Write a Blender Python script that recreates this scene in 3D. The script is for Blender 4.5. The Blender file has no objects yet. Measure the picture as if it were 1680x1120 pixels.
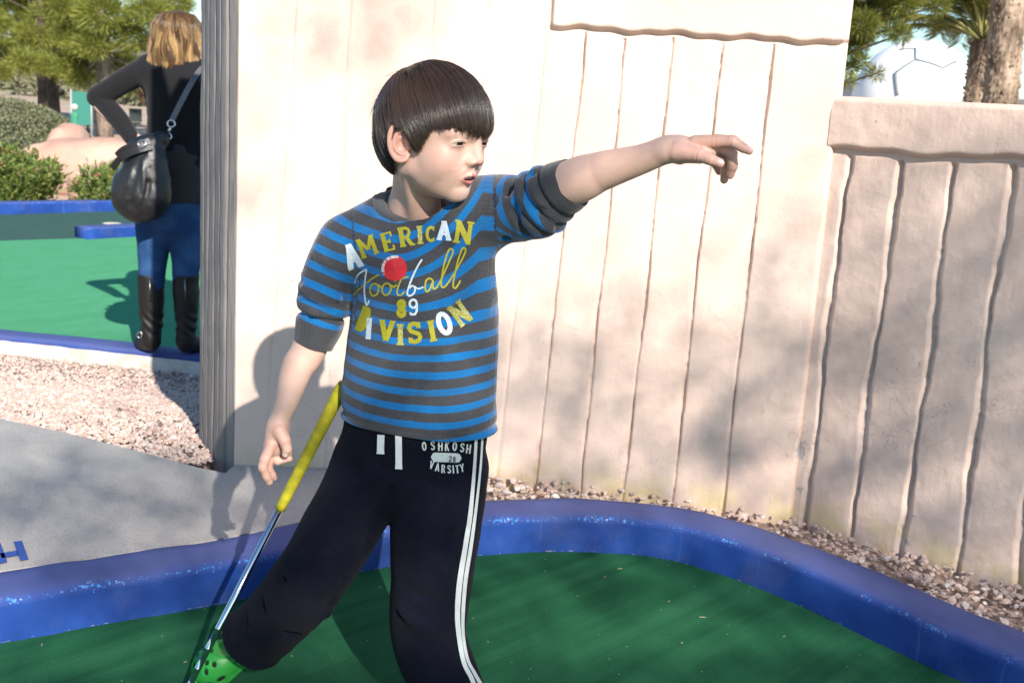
import bpy, bmesh, math, random
import numpy as np
from math import radians, sin, cos, pi, tan, atan2, sqrt
from mathutils import Vector, Matrix
from mathutils.bvhtree import BVHTree

scene = bpy.context.scene
COL = scene.collection
# ------------------------------------------------------------------ camera
CAM_H, PITCH, ROLL, FPX = 1.08, radians(11.9), radians(3.5), 1900.0
cf = np.array([0, cos(PITCH), -sin(PITCH)])
r0 = np.array([1., 0, 0]); u0 = np.array([0, sin(PITCH), cos(PITCH)])
cr = cos(ROLL)*r0 + sin(ROLL)*u0
cu = cos(ROLL)*u0 - sin(ROLL)*r0
CC = np.array([0, 0, CAM_H])
cam = bpy.data.cameras.new('camera'); camo = bpy.data.objects.new('camera', cam); COL.objects.link(camo)
camo.matrix_world = Matrix(((cr[0], cu[0], -cf[0], 0), (cr[1], cu[1], -cf[1], 0), (cr[2], cu[2], -cf[2], CAM_H), (0, 0, 0, 1)))
cam.sensor_width = 36; cam.lens = FPX/1680*36; cam.clip_end = 6000; cam.clip_start = .02
cam.dof.use_dof = True; cam.dof.focus_distance = 1.85; cam.dof.aperture_fstop = 11
scene.camera = camo
# ------------------------------------------------------------------ light
SUN_AZ, SUN_EL = radians(21), radians(29)
SUN = np.array([sin(SUN_AZ)*cos(SUN_EL), -cos(SUN_AZ)*cos(SUN_EL), sin(SUN_EL)])
world = bpy.data.worlds.new('World'); scene.world = world; world.use_nodes = True
wn = world.node_tree; sky = wn.nodes.new('ShaderNodeTexSky'); sky.sky_type = 'NISHITA'; sky.sun_disc = False
sky.sun_elevation = SUN_EL; sky.sun_rotation = pi - SUN_AZ
sky.air_density = 1.0; sky.dust_density = 0.3; sky.ozone_density = 1.6
tint = wn.nodes.new('ShaderNodeMix'); tint.data_type = 'RGBA'; tint.blend_type = 'MULTIPLY'; tint.inputs[0].default_value = 1; tint.inputs[7].default_value = (.72, .90, 1.0, 1)
wn.links.new(sky.outputs[0], tint.inputs[6]); wn.links.new(tint.outputs[2], wn.nodes['Background'].inputs[0]); wn.nodes['Background'].inputs[1].default_value = 0.085
sl = bpy.data.lights.new('sun', 'SUN'); sl.energy = 4.0; sl.angle = radians(.5); sl.color = (1, .93, .85)
so = bpy.data.objects.new('sun', sl); COL.objects.link(so)
so.rotation_euler = Vector(SUN).to_track_quat('Z', 'Y').to_euler()
vs = scene.view_settings; vs.view_transform = 'Standard'; vs.look = 'None'; vs.exposure = 1.16; vs.gamma = 1
scene.render.engine = 'CYCLES'

# ------------------------------------------------------------------ projection used to plan real positions
def ray(x, y): return FPX*cf + cr*(x-840) + cu*(560-y)
def P(x, y, D): d = ray(x, y); return CC + d*(D/d[1])            # on the vertical plane y = D
def G(x, y, z): d = ray(x, y); return CC + d*((z-CAM_H)/d[2])    # on the level plane at height z
def pix(q):
    q = np.asarray(q) - CC; w = q @ cf
    return 840 + FPX*(q @ cr)/w, 560 - FPX*(q @ cu)/w

# ------------------------------------------------------------------ object helpers
def tag(o, label=None, cat=None, group=None, kind=None):
    if label: o['label'] = label
    if cat: o['category'] = cat
    if group: o['group'] = group
    if kind: o['kind'] = kind
    return o
def empty(name, loc=(0, 0, 0)):
    o = bpy.data.objects.new(name, None); o.location = loc; o.empty_display_size = .1; COL.objects.link(o); return o
def keep(o, parent):
    if parent is not None:
        o.parent = parent; o.matrix_parent_inverse = Matrix.Translation(-world_loc(parent))
def world_loc(o):
    v = Vector(o.location)
    return v
def mesh_obj(name, verts, faces, mats=None, parent=None, smooth=True, attrs=None, fmat=None):
    me = bpy.data.meshes.new(name)
    verts = np.asarray(verts, dtype=np.float32)
    if isinstance(faces, np.ndarray):
        n, k = faces.shape
        me.vertices.add(len(verts)); me.vertices.foreach_set('co', verts.ravel())
        me.loops.add(n*k); me.loops.foreach_set('vertex_index', faces.astype(np.int32).ravel())
        me.polygons.add(n); me.polygons.foreach_set('loop_start', np.arange(0, n*k, k, dtype=np.int32))
        me.update(calc_edges=True)
    else:
        me.from_pydata([tuple(map(float, v)) for v in verts], [], faces)
    me.polygons.foreach_set('use_smooth', np.full(len(me.polygons), smooth))
    for k, v in (attrs or {}).items():
        v = np.asarray(v, dtype=np.float32)
        if v.ndim == 1:
            a = me.attributes.new(k, 'FLOAT', 'POINT'); a.data.foreach_set('value', v)
        else:
            a = me.attributes.new(k, 'FLOAT_VECTOR', 'POINT'); a.data.foreach_set('vector', v.ravel())
    if mats is not None:
        for m in (mats if isinstance(mats, (list, tuple)) else [mats]): me.materials.append(m)
    if fmat is not None: me.polygons.foreach_set('material_index', np.asarray(fmat, dtype=np.int32))
    me.update()
    o = bpy.data.objects.new(name, me); COL.objects.link(o); keep(o, parent)
    return o

class NT:
    def __init__(s, name, **kw):
        s.m = bpy.data.materials.new(name); s.m.use_nodes = True
        s.t = s.m.node_tree; s.b = s.t.nodes['Principled BSDF']; s.out = s.t.nodes['Material Output']
        for k, v in kw.items(): s.set(k, v)
    KEY = dict(color='Base Color', rough='Roughness', metal='Metallic', spec='Specular IOR Level', sss='Subsurface Weight',
               sssr='Subsurface Radius', ssss='Subsurface Scale', sheen='Sheen Weight', sheenr='Sheen Roughness', coat='Coat Weight', coatr='Coat Roughness',
               normal='Normal', aniso='Anisotropic', trans='Transmission Weight', sheent='Sheen Tint', alpha='Alpha')
    def set(s, k, v):
        i = s.b.inputs[s.KEY[k]]
        if hasattr(v, 'is_linked'): s.t.links.new(v, i)
        else:
            if i.type == 'RGBA' and len(v) == 3: v = (*v, 1)
            i.default_value = v
    def n(s, typ, ins=None, **props):
        nd = s.t.nodes.new(typ)
        for k, v in props.items(): setattr(nd, k, v)
        for k, v in (ins or {}).items():
            i = nd.inputs[k]
            if hasattr(v, 'is_linked'): s.t.links.new(v, i)
            else:
                if i.type == 'RGBA' and hasattr(v, '__len__') and len(v) == 3: v = (*v, 1)
                i.default_value = v
        return nd
    def attr(s, name, vec=False):
        a = s.n('ShaderNodeAttribute', attribute_name=name); return a.outputs['Vector' if vec else 'Fac']
    def pos(s): return s.n('ShaderNodeNewGeometry').outputs['Position']
    def obj(s): return s.n('ShaderNodeTexCoord').outputs['Object']
    def noise(s, scale, vec=None, detail=4, rough=.55, sc3=None, dist=0.):
        v = vec if vec is not None else s.pos()
        if sc3: v = s.n('ShaderNodeVectorMath', {0: v, 1: sc3}, operation='MULTIPLY').outputs[0]
        return s.n('ShaderNodeTexNoise', {'Vector': v, 'Scale': scale, 'Detail': detail, 'Roughness': rough, 'Distortion': dist}).outputs['Fac']
    def voro(s, scale, vec=None, feature='F1', out='Distance'):
        return s.n('ShaderNodeTexVoronoi', {'Vector': vec if vec is not None else s.pos(), 'Scale': scale}, feature=feature).outputs[out]
    def math(s, op, a, b=0., c=0., clamp=False):
        nd = s.n('ShaderNodeMath', {0: a, 1: b, 2: c}, operation=op); nd.use_clamp = clamp; return nd.outputs[0]
    def ramp(s, v, lo, hi, a=0., b=1.):
        return s.n('ShaderNodeMapRange', {'Value': v, 'From Min': lo, 'From Max': hi, 'To Min': a, 'To Max': b}).outputs[0]
    def mix(s, f, a, b, mode='MIX'):
        nd = s.n('ShaderNodeMix', data_type='RGBA', blend_type=mode)
        for idx, v in ((0, f), (6, a), (7, b)):
            i = nd.inputs[idx]
            if hasattr(v, 'is_linked'): s.t.links.new(v, i)
            else: i.default_value = (*v, 1) if hasattr(v, '__len__') and len(v) == 3 else v
        return nd.outputs[2]
    def bump(s, h, strength=.3, dist=.01):
        return s.n('ShaderNodeBump', {'Height': h, 'Strength': strength, 'Distance': dist}).outputs[0]
    def dots(s): pass

def simple(name, color, rough=.6, metal=0., **kw):
    return NT(name, color=color, rough=rough, metal=metal, **kw).m

# ------------------------------------------------------------------ implicit surfaces
def nets(fn, lo, hi, h, slack=1.35):
    """Mesh the zero set of fn(points Nx3)->N inside a box; vertices are then pulled onto the surface."""
    lo = np.array(lo, float); hi = np.array(hi, float)
    B = 8; nb = np.ceil((hi-lo)/(h*B)).astype(int)+1
    gi = np.stack(np.meshgrid(*[np.arange(k) for k in nb], indexing='ij'), -1).reshape(-1, 3)
    cen = lo + (gi+.5)*B*h
    d = fn(cen)
    near = np.abs(d) < B*h*.87*slack + h
    dims = nb*B+1
    Fv = np.empty(tuple(dims), np.float32)
    dd = d.reshape(tuple(nb))
    Fv[:-1, :-1, :-1] = np.repeat(np.repeat(np.repeat(np.where(dd < 0, -1, 1), B, 0), B, 1), B, 2)
    Fv[-1] = 1; Fv[:, -1] = 1; Fv[:, :, -1] = 1
    off = np.stack(np.meshgrid(*[np.arange(B+1)]*3, indexing='ij'), -1).reshape(-1, 3)
    blocks = gi[near]
    CH = 400
    for i in range(0, len(blocks), CH):
        ids = (blocks[i:i+CH, None, :]*B + off[None]).reshape(-1, 3)
        v = fn(lo + ids*h)
        Fv[ids[:, 0], ids[:, 1], ids[:, 2]] = v
    ins = Fv < 0
    n0, n1, n2 = dims-1
    s = np.zeros((n0, n1, n2), np.int8)
    cor = [(a, b, c) for a in (0, 1) for b in (0, 1) for c in (0, 1)]
    for a, b, c in cor: s += ins[a:a+n0, b:b+n1, c:c+n2]
    act = np.argwhere((s > 0) & (s < 8))
    idx = np.full((n0, n1, n2), -1, np.int32); idx[act[:, 0], act[:, 1], act[:, 2]] = np.arange(len(act))
    acc = np.zeros((len(act), 3)); cnt = np.zeros(len(act))
    vals = {c: Fv[act[:, 0]+c[0], act[:, 1]+c[1], act[:, 2]+c[2]] for c in cor}
    for c in cor:
        for ax in range(3):
            if c[ax] == 0:
                e = list(c); e[ax] = 1; e = tuple(e)
                va, vb = vals[c], vals[e]; m = (va < 0) != (vb < 0)
                t = va[m]/(va[m]-vb[m]); p = np.tile(np.array(c, float), (m.sum(), 1)); p[:, ax] += t
                acc[m] += p; cnt[m] += 1
    V = lo + (act + acc/cnt[:, None])*h
    quads = []
    for ax in range(3):
        o1, o2 = [(1, 2), (2, 0), (0, 1)][ax]
        A = ins; sl0 = [slice(None)]*3; sl1 = [slice(None)]*3
        sl0[ax] = slice(0, -1); sl1[ax] = slice(1, None)
        ch = A[tuple(sl0)] != A[tuple(sl1)]
        e = np.argwhere(ch)
        e = e[(e[:, o1] > 0) & (e[:, o2] > 0) & (e[:, o1] < dims[o1]-1) & (e[:, o2] < dims[o2]-1)]
        def at(d1, d2):
            q = e.copy(); q[:, o1] -= d1; q[:, o2] -= d2; return idx[q[:, 0], q[:, 1], q[:, 2]]
        Q = np.stack([at(1, 1), at(0, 1), at(0, 0), at(1, 0)], 1)
        flip = ~A[e[:, 0], e[:, 1], e[:, 2]]
        Q[flip] = Q[flip][:, ::-1]
        quads.append(Q)
    Q = np.concatenate(quads); Q = Q[(Q >= 0).all(1)]
    for _ in range(2):
        e = h*.35; f0 = fn(V)
        g = np.stack([fn(V+np.eye(3)[k]*e)-f0 for k in range(3)], 1)/e
        gg = (g**2).sum(1)+.05
        st = np.clip(f0/gg, -h*.5, h*.5)
        V = V - g*st[:, None]
    return V, Q
def smin(a, b, k):
    h = np.clip(.5+.5*(b-a)/k, 0, 1); return b*(1-h)+a*h-k*h*(1-h)
def smax(a, b, k): return -smin(-a, -b, k)
def _v(a): return np.asarray(a, float)
def ball(p, c, r): return np.sqrt(((p-_v(c))**2).sum(1))-r
def ell(p, c, r, R=None):
    q = p-_v(c)
    if R is not None: q = q @ R
    r = _v(r); k0 = np.sqrt(((q/r)**2).sum(1)); k1 = np.sqrt(((q/r**2)**2).sum(1))+1e-9
    return k0*(k0-1)/k1
def cone(p, a, b, ra, rb):
    a = _v(a); b = _v(b); ab = b-a; t = np.clip(((p-a) @ ab)/(ab @ ab), 0, 1)
    q = p-a-t[:, None]*ab
    return np.sqrt((q*q).sum(1))-(ra+(rb-ra)*t)
def econe(p, a, b, ra, rb, wd, flat):
    """capsule whose cross-section is squashed along direction wd by factor flat (>1 thinner)"""
    a = _v(a); b = _v(b); ab = b-a; t = np.clip(((p-a) @ ab)/(ab @ ab), 0, 1)
    q = p-a-t[:, None]*ab; wd = _v(wd)/np.linalg.norm(wd); w = q @ wd
    q = q+np.outer(w, wd)*(flat-1)
    return (np.sqrt((q*q).sum(1))-(ra+(rb-ra)*t))*(1/(1+.35*(flat-1)))
def chain(p, pts, rs, k=.0):
    d = None
    for i in range(len(pts)-1):
        c = cone(p, pts[i], pts[i+1], rs[i], rs[i+1])
        d = c if d is None else (smin(d, c, k) if k else np.minimum(d, c))
    return d
def limb(p, pts, rs, n=5, k=0., fl=None):
    q = catmull([np.r_[_v(a), r_] for a, r_ in zip(pts, rs)], n); d = None
    for i in range(len(q)-1):
        c = cone(p, q[i, :3], q[i+1, :3], q[i, 3], q[i+1, 3]) if fl is None else econe(p, q[i, :3], q[i+1, :3], q[i, 3], q[i+1, 3], fl[0], fl[1])
        d = c if d is None else np.minimum(d, c)
    return d
def relax(V, Q, w, it=12, lam=.55):
    e = np.stack([Q[:, [0, 1]], Q[:, [1, 2]], Q[:, [2, 3]], Q[:, [3, 0]]], 1).reshape(-1, 2); n = len(V)
    cnt = np.bincount(e.ravel(), minlength=n)[:, None]+1e-9; w = np.asarray(w)[:, None]
    for k in range(it):
        for l_ in (lam, -lam*.92):
            s = np.stack([np.bincount(e[:, 0], V[e[:, 1], c], n)+np.bincount(e[:, 1], V[e[:, 0], c], n) for c in range(3)], 1)/cnt
            V = V+(s-V)*w*l_
    return V
def seg(p, a, b):
    return cone(p, a, b, 0, 0)
def catmull(pts, n=8):
    pts = [_v(q) for q in pts]; out = []
    ex = [2*pts[0]-pts[1]]+pts+[2*pts[-1]-pts[-2]]
    for i in range(1, len(ex)-2):
        p0, p1, p2, p3 = ex[i-1:i+3]
        for t in np.linspace(0, 1, n, endpoint=False):
            out.append(.5*((2*p1)+(-p0+p2)*t+(2*p0-5*p1+4*p2-p3)*t*t+(-p0+3*p1-3*p2+p3)*t**3))
    out.append(pts[-1]); return np.array(out)
rng = np.random.default_rng(7)
def vnoise(p, scale, seed=0):
    """smooth value noise in 3-D, about -1..1"""
    q = np.asarray(p, float)*scale+seed*17.31; i = np.floor(q).astype(np.int64); f = q-i; f = f*f*(3-2*f)
    out = 0
    for a in (0, 1):
        for b in (0, 1):
            for c in (0, 1):
                hsh = ((i[:, 0]+a)*73856093) ^ ((i[:, 1]+b)*19349663) ^ ((i[:, 2]+c)*83492791) ^ (seed*2654435)
                hsh = (hsh ^ (hsh >> 13))*1274126177; hsh = hsh ^ (hsh >> 16)
                v = (hsh & 0xffff)/32767.5-1
                out = out+v*(f[:, 0] if a else 1-f[:, 0])*(f[:, 1] if b else 1-f[:, 1])*(f[:, 2] if c else 1-f[:, 2])
    return out
def tube(path, radii, sides=10, cap=True, flat=None):
    """returns verts, quads for a swept tube"""
    path = np.asarray(path, float); n = len(path); radii = np.broadcast_to(radii, (n,))
    T = np.gradient(path, axis=0); T /= np.linalg.norm(T, axis=1)[:, None]+1e-12
    up = np.array([0, 0, 1.]) if abs(T[0][2]) < .9 else np.array([1., 0, 0])
    V = []; 
    N = np.cross(T[0], up); N /= np.linalg.norm(N)
    for i in range(n):
        N = N-T[i]*(N @ T[i]); N /= np.linalg.norm(N)+1e-12; Bn = np.cross(T[i], N)
        for k in range(sides):
            a = 2*pi*k/sides; V.append(path[i]+radii[i]*(cos(a)*N+sin(a)*Bn))
    Fc = [[i*sides+k, i*sides+(k+1) % sides, (i+1)*sides+(k+1) % sides, (i+1)*sides+k] for i in range(n-1) for k in range(sides)]
    if cap:
        Fc.append(list(range(sides))[::-1]); Fc.append([(n-1)*sides+k for k in range(sides)])
    return V, Fc
class MB:
    def __init__(s): s.v = []; s.f = []; s.m = []
    def add(s, V, F, mi=0):
        o = len(s.v); s.v += [tuple(map(float, q)) for q in V]; s.f += [[i+o for i in f] for f in F]; s.m += [mi]*len(F); return s
    def box(s, lo, hi, mi=0, jit=0):
        x0, y0, z0 = lo; x1, y1, z1 = hi
        V = [(x0, y0, z0), (x1, y0, z0), (x1, y1, z0), (x0, y1, z0), (x0, y0, z1), (x1, y0, z1), (x1, y1, z1), (x0, y1, z1)]
        return s.add(V, [[0, 3, 2, 1], [4, 5, 6, 7], [0, 1, 5, 4], [1, 2, 6, 5], [2, 3, 7, 6], [3, 0, 4, 7]], mi)
    def build(s, name, mats, parent=None, smooth=False):
        return mesh_obj(name, s.v, s.f, mats, parent, smooth, fmat=s.m)
# ================================================================== SETTING: ground, curbs, wall
def m_paint_wall():
    t = NT('stucco_paint', rough=.8, spec=.25)
    p = t.pos()
    n1 = t.noise(2.2, p, 5); n2 = t.noise(35, p, 6, .6)
    c = t.mix(t.ramp(n1, .35, .7), (.61, .455, .378), (.68, .525, .445))
    c = t.mix(t.math('MULTIPLY', t.ramp(n2, .55, .8), .25), c, (.50, .39, .32))
    # chips where the paint has come off, low on the wall
    ch = t.noise(9, p, 5, .6, dist=.6)
    sep = t.n('ShaderNodeSeparateXYZ', {0: p}).outputs
    low = t.ramp(sep[2], .62, .18)
    right = t.ramp(sep[0], .7, 1.1)
    k = t.ramp(t.math('ADD', ch, t.math('MULTIPLY', t.math('MULTIPLY', low, right), .13)), .735, .75)
    c = t.mix(k, c, (.40, .37, .35))
    moss = t.math('MULTIPLY', t.ramp(sep[2], .16, .09), t.ramp(t.noise(14, p), .4, .6))
    c = t.mix(t.math('MULTIPLY', moss, .5), c, (.55, .45, .16))
    crk = t.voro(4.5, t.n('ShaderNodeVectorMath', {0: p, 1: t.n('ShaderNodeTexNoise', {'Vector': p, 'Scale': 5., 'Detail': 5.}).outputs['Color']}, operation='ADD').outputs[0], 'DISTANCE_TO_EDGE')
    ck = t.math('MULTIPLY', t.ramp(crk, .006, .002), t.math('MULTIPLY', t.ramp(sep[2], .75, .4), t.ramp(t.noise(2.4, p), .52, .6)))
    c = t.mix(t.math('MULTIPLY', ck, .6), c, (.25, .2, .17))
    t.set('color', c)
    st = t.noise(60, p, 4, .6, sc3=(1, 1, .12))
    hgt = t.math('ADD', t.math('MULTIPLY', t.noise(110, p, 6, .65), .5), t.math('MULTIPLY', st, .45))
    hgt = t.math('ADD', hgt, t.math('MULTIPLY', t.noise(14, p, 3), .8))
    hgt = t.math('SUBTRACT', hgt, t.math('MULTIPLY', t.math('ADD', k, ck), .5))
    t.set('normal', t.bump(hgt, .55, .004)); return t.m
M_WALL = m_paint_wall()
def m_grey_wood():
    t = NT('grey_end_face', rough=.65)
    p = t.pos(); st = t.noise(22, p, 3, .5, sc3=(1, 1, .06))
    s2 = t.noise(90, p, 4, .7, sc3=(1, 1, .05))
    c = t.mix(t.ramp(st, .4, .6), (.195, .172, .160), (.245, .215, .198))  # two greys of the end face mixed in vertical bands
    c = t.mix(t.ramp(s2, .68, .72), c, (.50, .47, .45))  # pale streaks painted as grazing sun caught on the ridges
    t.set('color', c); t.set('normal', t.bump(t.math('ADD', st, s2), .6, .006)); return t.m
M_GREYW = m_grey_wood()

# wall plan line (x, y) at its face
WALL_T = [(-.716, 2.93), (-.35, 2.955), (0., 2.95), (.35, 2.90), (.745, 2.81)]
WALL_L = [(.735, 2.83), (.95, 2.64), (1.16, 2.455), (1.7, 2.0), (2.4, 1.45)]
def plan(line, n):
    c = catmull([(a, b, 0) for a, b in line], 30)[:, :2]
    s = np.r_[0, np.cumsum(np.linalg.norm(np.diff(c, axis=0), axis=1))]
    u = np.linspace(0, s[-1], n); return np.stack([np.interp(u, s, c[:, 0]), np.interp(u, s, c[:, 1])], 1), u
def hit(line, px, py):
    """arc length and height at which the sight line through a photo point meets the wall face"""
    c, s = plan(line, 600); d = ray(px, py)
    k = d[1]*c[:, 0]-d[0]*c[:, 1]; i = np.argmin(np.abs(k)); D = c[i, 1]
    return s[i], CAM_H+d[2]*D/d[1]
def groove_set(line, prs):
    out = []
    for (a, b) in prs:
        s0, z0 = hit(line, *a); s1, z1 = hit(line, *b); out.append((s0, z0, s1, z1))
    return out
def wall_sheet(line, z0, z1, n, m, relief, thick, name, parent, mat):
    c, s = plan(line, n); z = np.linspace(z0, z1, m)
    T = np.gradient(c, axis=0); T /= np.linalg.norm(T, axis=1)[:, None]; Nn = np.stack([T[:, 1], -T[:, 0]], 1)
    S, Z = np.meshgrid(s, z, indexing='ij')
    R = relief(S, Z)
    X = c[:, 0][:, None]+Nn[:, 0][:, None]*R; Y = c[:, 1][:, None]+Nn[:, 1][:, None]*R
    V = np.stack([X, Y, Z], -1).reshape(-1, 3)
    i, j = np.meshgrid(np.arange(n-1), np.arange(m-1), indexing='ij'); a = (i*m+j).ravel()
    F = np.stack([a, a+m, a+m+1, a+1], 1).tolist()
    k = len(V); bx = c-Nn*thick
    back = np.array([[bx[q, 0], bx[q, 1], zz] for q in range(n) for zz in (z0, z1)])
    for q in range(n-1):
        F.append([k+2*q, k+2*q+1, k+2*q+3, k+2*q+2])
        F.append([q*m+m-1, (q+1)*m+m-1, k+2*q+3, k+2*q+1])
    F.append([j for j in range(m)]+[k+1, k]); F.append([(n-1)*m+j for j in range(m)][::-1]+[k+2*(n-1), k+2*(n-1)+1])
    return mesh_obj(name, np.r_[V, back], F, mat, parent, True)
WOB = .45
def groove_relief(S, Z, gs, w, dep, lip, seed):
    R = np.zeros_like(S)
    for k, (s0, za, s1, zb) in enumerate(gs):
        t = (Z-za)/(zb-za)
        wob = WOB*(.0030*np.sin(Z*7+k*2.1)+.0022*np.sin(Z*17+k*1.3+seed)+.0010*np.sin(Z*61+k*2)+.0012*vnoise(np.stack([Z.ravel()*1.0, Z.ravel()*0+k, Z.ravel()*0], 1), 70, 5).reshape(Z.shape))
        c = s0+(s1-s0)*t+wob; d = S-c
        ww = w*(1+.35*np.sin(Z*13+k*3)); dd = dep*(1+.3*np.sin(Z*17+k*5)+.25*vnoise(np.stack([Z.ravel(), Z.ravel()*0+k, Z.ravel()*0], 1), 90, 15).reshape(Z.shape))
        R -= dd*np.clip(1-np.abs(d)/ww, 0, 1)**.8
        R -= lip*np.exp(-(d/(ww*2.6))**2)
    return R
TG = groove_set(WALL_T, [((960, 60), (878, 790)), ((1025, 65), (953, 800)), ((1103, 70), (1022, 815)), ((1183, 80), (1102, 828)), ((1268, 75), (1185, 843))])
TG2 = groove_set(WALL_T, [((485, 0), (430, 790)), ((575, 0), (535, 700)), ((712, 0), (655, 700)), ((800, 0), (745, 700)), ((895, 60), (815, 780))])
LEDGE = groove_set(WALL_T, [((905, 43), (1372, 70))])[0]
LG = groove_set(WALL_L, [((1394, 255), (1316, 870)), ((1477, 258), (1392, 895)), ((1566, 262), (1476, 922)), ((1663, 268), (1565, 948)), ((1758, 270), (1664, 975))])
LG.append((LG[-1][0]+.14, 1, LG[-1][2]+.13, .1)); LG.append((LG[-1][0]+.14, 1, LG[-1][2]+.13, .1))
LEDGE_L = groove_set(WALL_L, [((1345, 243), (1678, 262))])[0]
def fbm(S, Z, sc, seed):
    p = np.stack([S.ravel(), Z.ravel(), np.zeros(S.size)], 1); return (vnoise(p, sc, seed)+.5*vnoise(p, sc*2.1, seed+1)+.25*vnoise(p, sc*4.3, seed+2)).reshape(S.shape)
def relief_tall(S, Z):
    zl = LEDGE[1]+(LEDGE[3]-LEDGE[1])*np.clip((S-LEDGE[0])/(LEDGE[2]-LEDGE[0]), -.2, 1.2)+.003*np.sin(S*31)+.002*np.sin(S*77)
    below = 1/(1+np.exp((Z-zl)/.0015))
    inb = 1/(1+np.exp(-(S-LEDGE[0])/.002))
    G1 = groove_relief(S, Z, TG, .0048, .011, .0012, 1)
    G2 = groove_relief(S, Z, TG2, .006, .0035, .001, 4)
    R = G1*np.where(inb > .5, below, 1)*(Z < zl-.012)+G2*(S < LEDGE[0]+.0)
    R += .016*(1-below)*inb
    R -= .010*np.exp(-((Z-zl+.004)/.006)**2)*inb          # shadow gap under the top board
    R -= .004*np.exp(-((S-LEDGE[0])/.005)**2)*(Z > zl-.01)
    R += .0013*fbm(S, Z, 7, 3)+.0006*fbm(S, Z, 30, 9)
    R += .004*np.exp(-((Z-.1)/.05)**2)
    e = S[-1, 0]-S; R -= .02*np.exp(-(e/.008)**2)          # rounded free end
    return R
def relief_low(S, Z):
    global WOB; WOB = 1.25
    zl = LEDGE_L[1]+(LEDGE_L[3]-LEDGE_L[1])*np.clip((S-LEDGE_L[0])/(LEDGE_L[2]-LEDGE_L[0]), -.2, 4)+.004*np.sin(S*19)+.0025*np.sin(S*47)
    below = 1/(1+np.exp((Z-zl)/.002))
    R = groove_relief(S, Z, LG, .0095, .0135, .0016, 2)*below*(1/(1+np.exp((Z-zl+.018)/.002)))
    R += .019*(1-below)-.006*np.exp(-((Z-zl+.004)/.008)**2)
    R += .0022*fbm(S, Z, 6, 5)+.0009*fbm(S, Z, 28, 19)
    top = 1.128-Z; R -= .012*np.exp(-(np.maximum(top, 0)/.006)**2)
    return R
wall = empty('playhouse_wall', (0, 2.95, 0)); tag(wall, 'tall peach stucco wall scored like wooden boards with a grey left end', 'wall')
wall_sheet(WALL_T, -.3, 2.35, 560, 740, relief_tall, .22, 'board_face', wall, M_WALL)
low = empty('fence_wall', (1.2, 2.45, 0)); tag(low, 'low peach stucco wall with deep board grooves and a thick cap board', 'wall')
wall_sheet(WALL_L, -.1, 1.128, 620, 420, relief_low, .2, 'board_face', low, M_WALL)
# grey chamfered end of the tall wall
ENDL = [(-.893, 3.235), (-.858, 3.16), (-.81, 3.07), (-.765, 2.985), (-.718, 2.931)]
def relief_end(S, Z):
    R = np.zeros_like(S)
    L = S[-1, 0]
    for f, w, d in ((.17, .006, .012), (.33, .005, .008), (.52, .006, .012), (.7, .005, .009), (.86, .005, .007)):
        R -= d*np.exp(-((S-L*f-.002*np.sin(Z*7+f*9))/w)**2)
    R += .0012*fbm(S, Z*.2, 30, 7)+.0012*fbm(S, Z, 12, 2)
    return R
wall_sheet(ENDL, -.3, 2.35, 90, 500, relief_end, .05, 'grey_end', wall, M_GREYW)

# ---------------------------------------------------------------- near green, its curb
INN = [(-3.4, .3), (-2.3, 1.15), (-1.5, 1.66), (-.943, 2.038), (-.745, 2.165), (-.53, 2.30), (-.29, 2.49), (-.056, 2.61), (.205, 2.678), (.44, 2.65), (.655, 2.47), (.86, 2.21), (1.04, 1.98), (1.3, 1.55), (1.5, 1.0), (1.5, .2), (1.1, -.9), (-.6, -1.6), (-2.6, -1.3), (-3.5, -.5), (-3.4, .3)]
inn = catmull([(a, b, 0) for a, b in INN], 14)
def m_blue():
    t = NT('blue_curb_paint', rough=.7, spec=.2)
    p = t.pos(); w = t.attr('wear')
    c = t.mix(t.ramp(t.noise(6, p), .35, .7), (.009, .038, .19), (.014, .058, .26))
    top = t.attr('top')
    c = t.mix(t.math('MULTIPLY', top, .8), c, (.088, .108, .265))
    n = t.noise(120, p, 6, .75); n2 = t.noise(9, p, 3)
    k = t.ramp(t.math('ADD', t.math('ADD', t.math('MULTIPLY', w, .17), t.math('MULTIPLY', n, .8)), t.math('MULTIPLY', n2, .3)), .80, .84)
    c = t.mix(k, c, (.06, .24, .62))
    k2 = t.ramp(t.math('ADD', t.math('ADD', t.math('MULTIPLY', w, .16), t.noise(95, p, 6, .75)), t.math('MULTIPLY', n2, .3)), .975, .99)
    c = t.mix(k2, c, (.35, .45, .62))
    dst = t.ramp(t.noise(5, p, 5, .65), .5, .72, 0, .28); c = t.mix(dst, c, (.12, .13, .17))
    chp = t.ramp(t.noise(19, p, 6, .8), .70, .715, 0, .8); c = t.mix(chp, c, (.28, .30, .34))
    sc = t.noise(26, p, 4, .7, sc3=(1, 1, .06))
    c = t.mix(t.math('MULTIPLY', t.ramp(sc, .62, .72), .35), c, (.05, .16, .5))
    t.set('color', c); t.set('normal', t.bump(t.math('ADD', t.math('MULTIPLY', t.noise(40, p, 5, .6), .5), t.math('MULTIPLY', t.noise(230, p, 4, .7), .6)), .35, .003)); return t.m
M_BLUE = m_blue()
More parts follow.
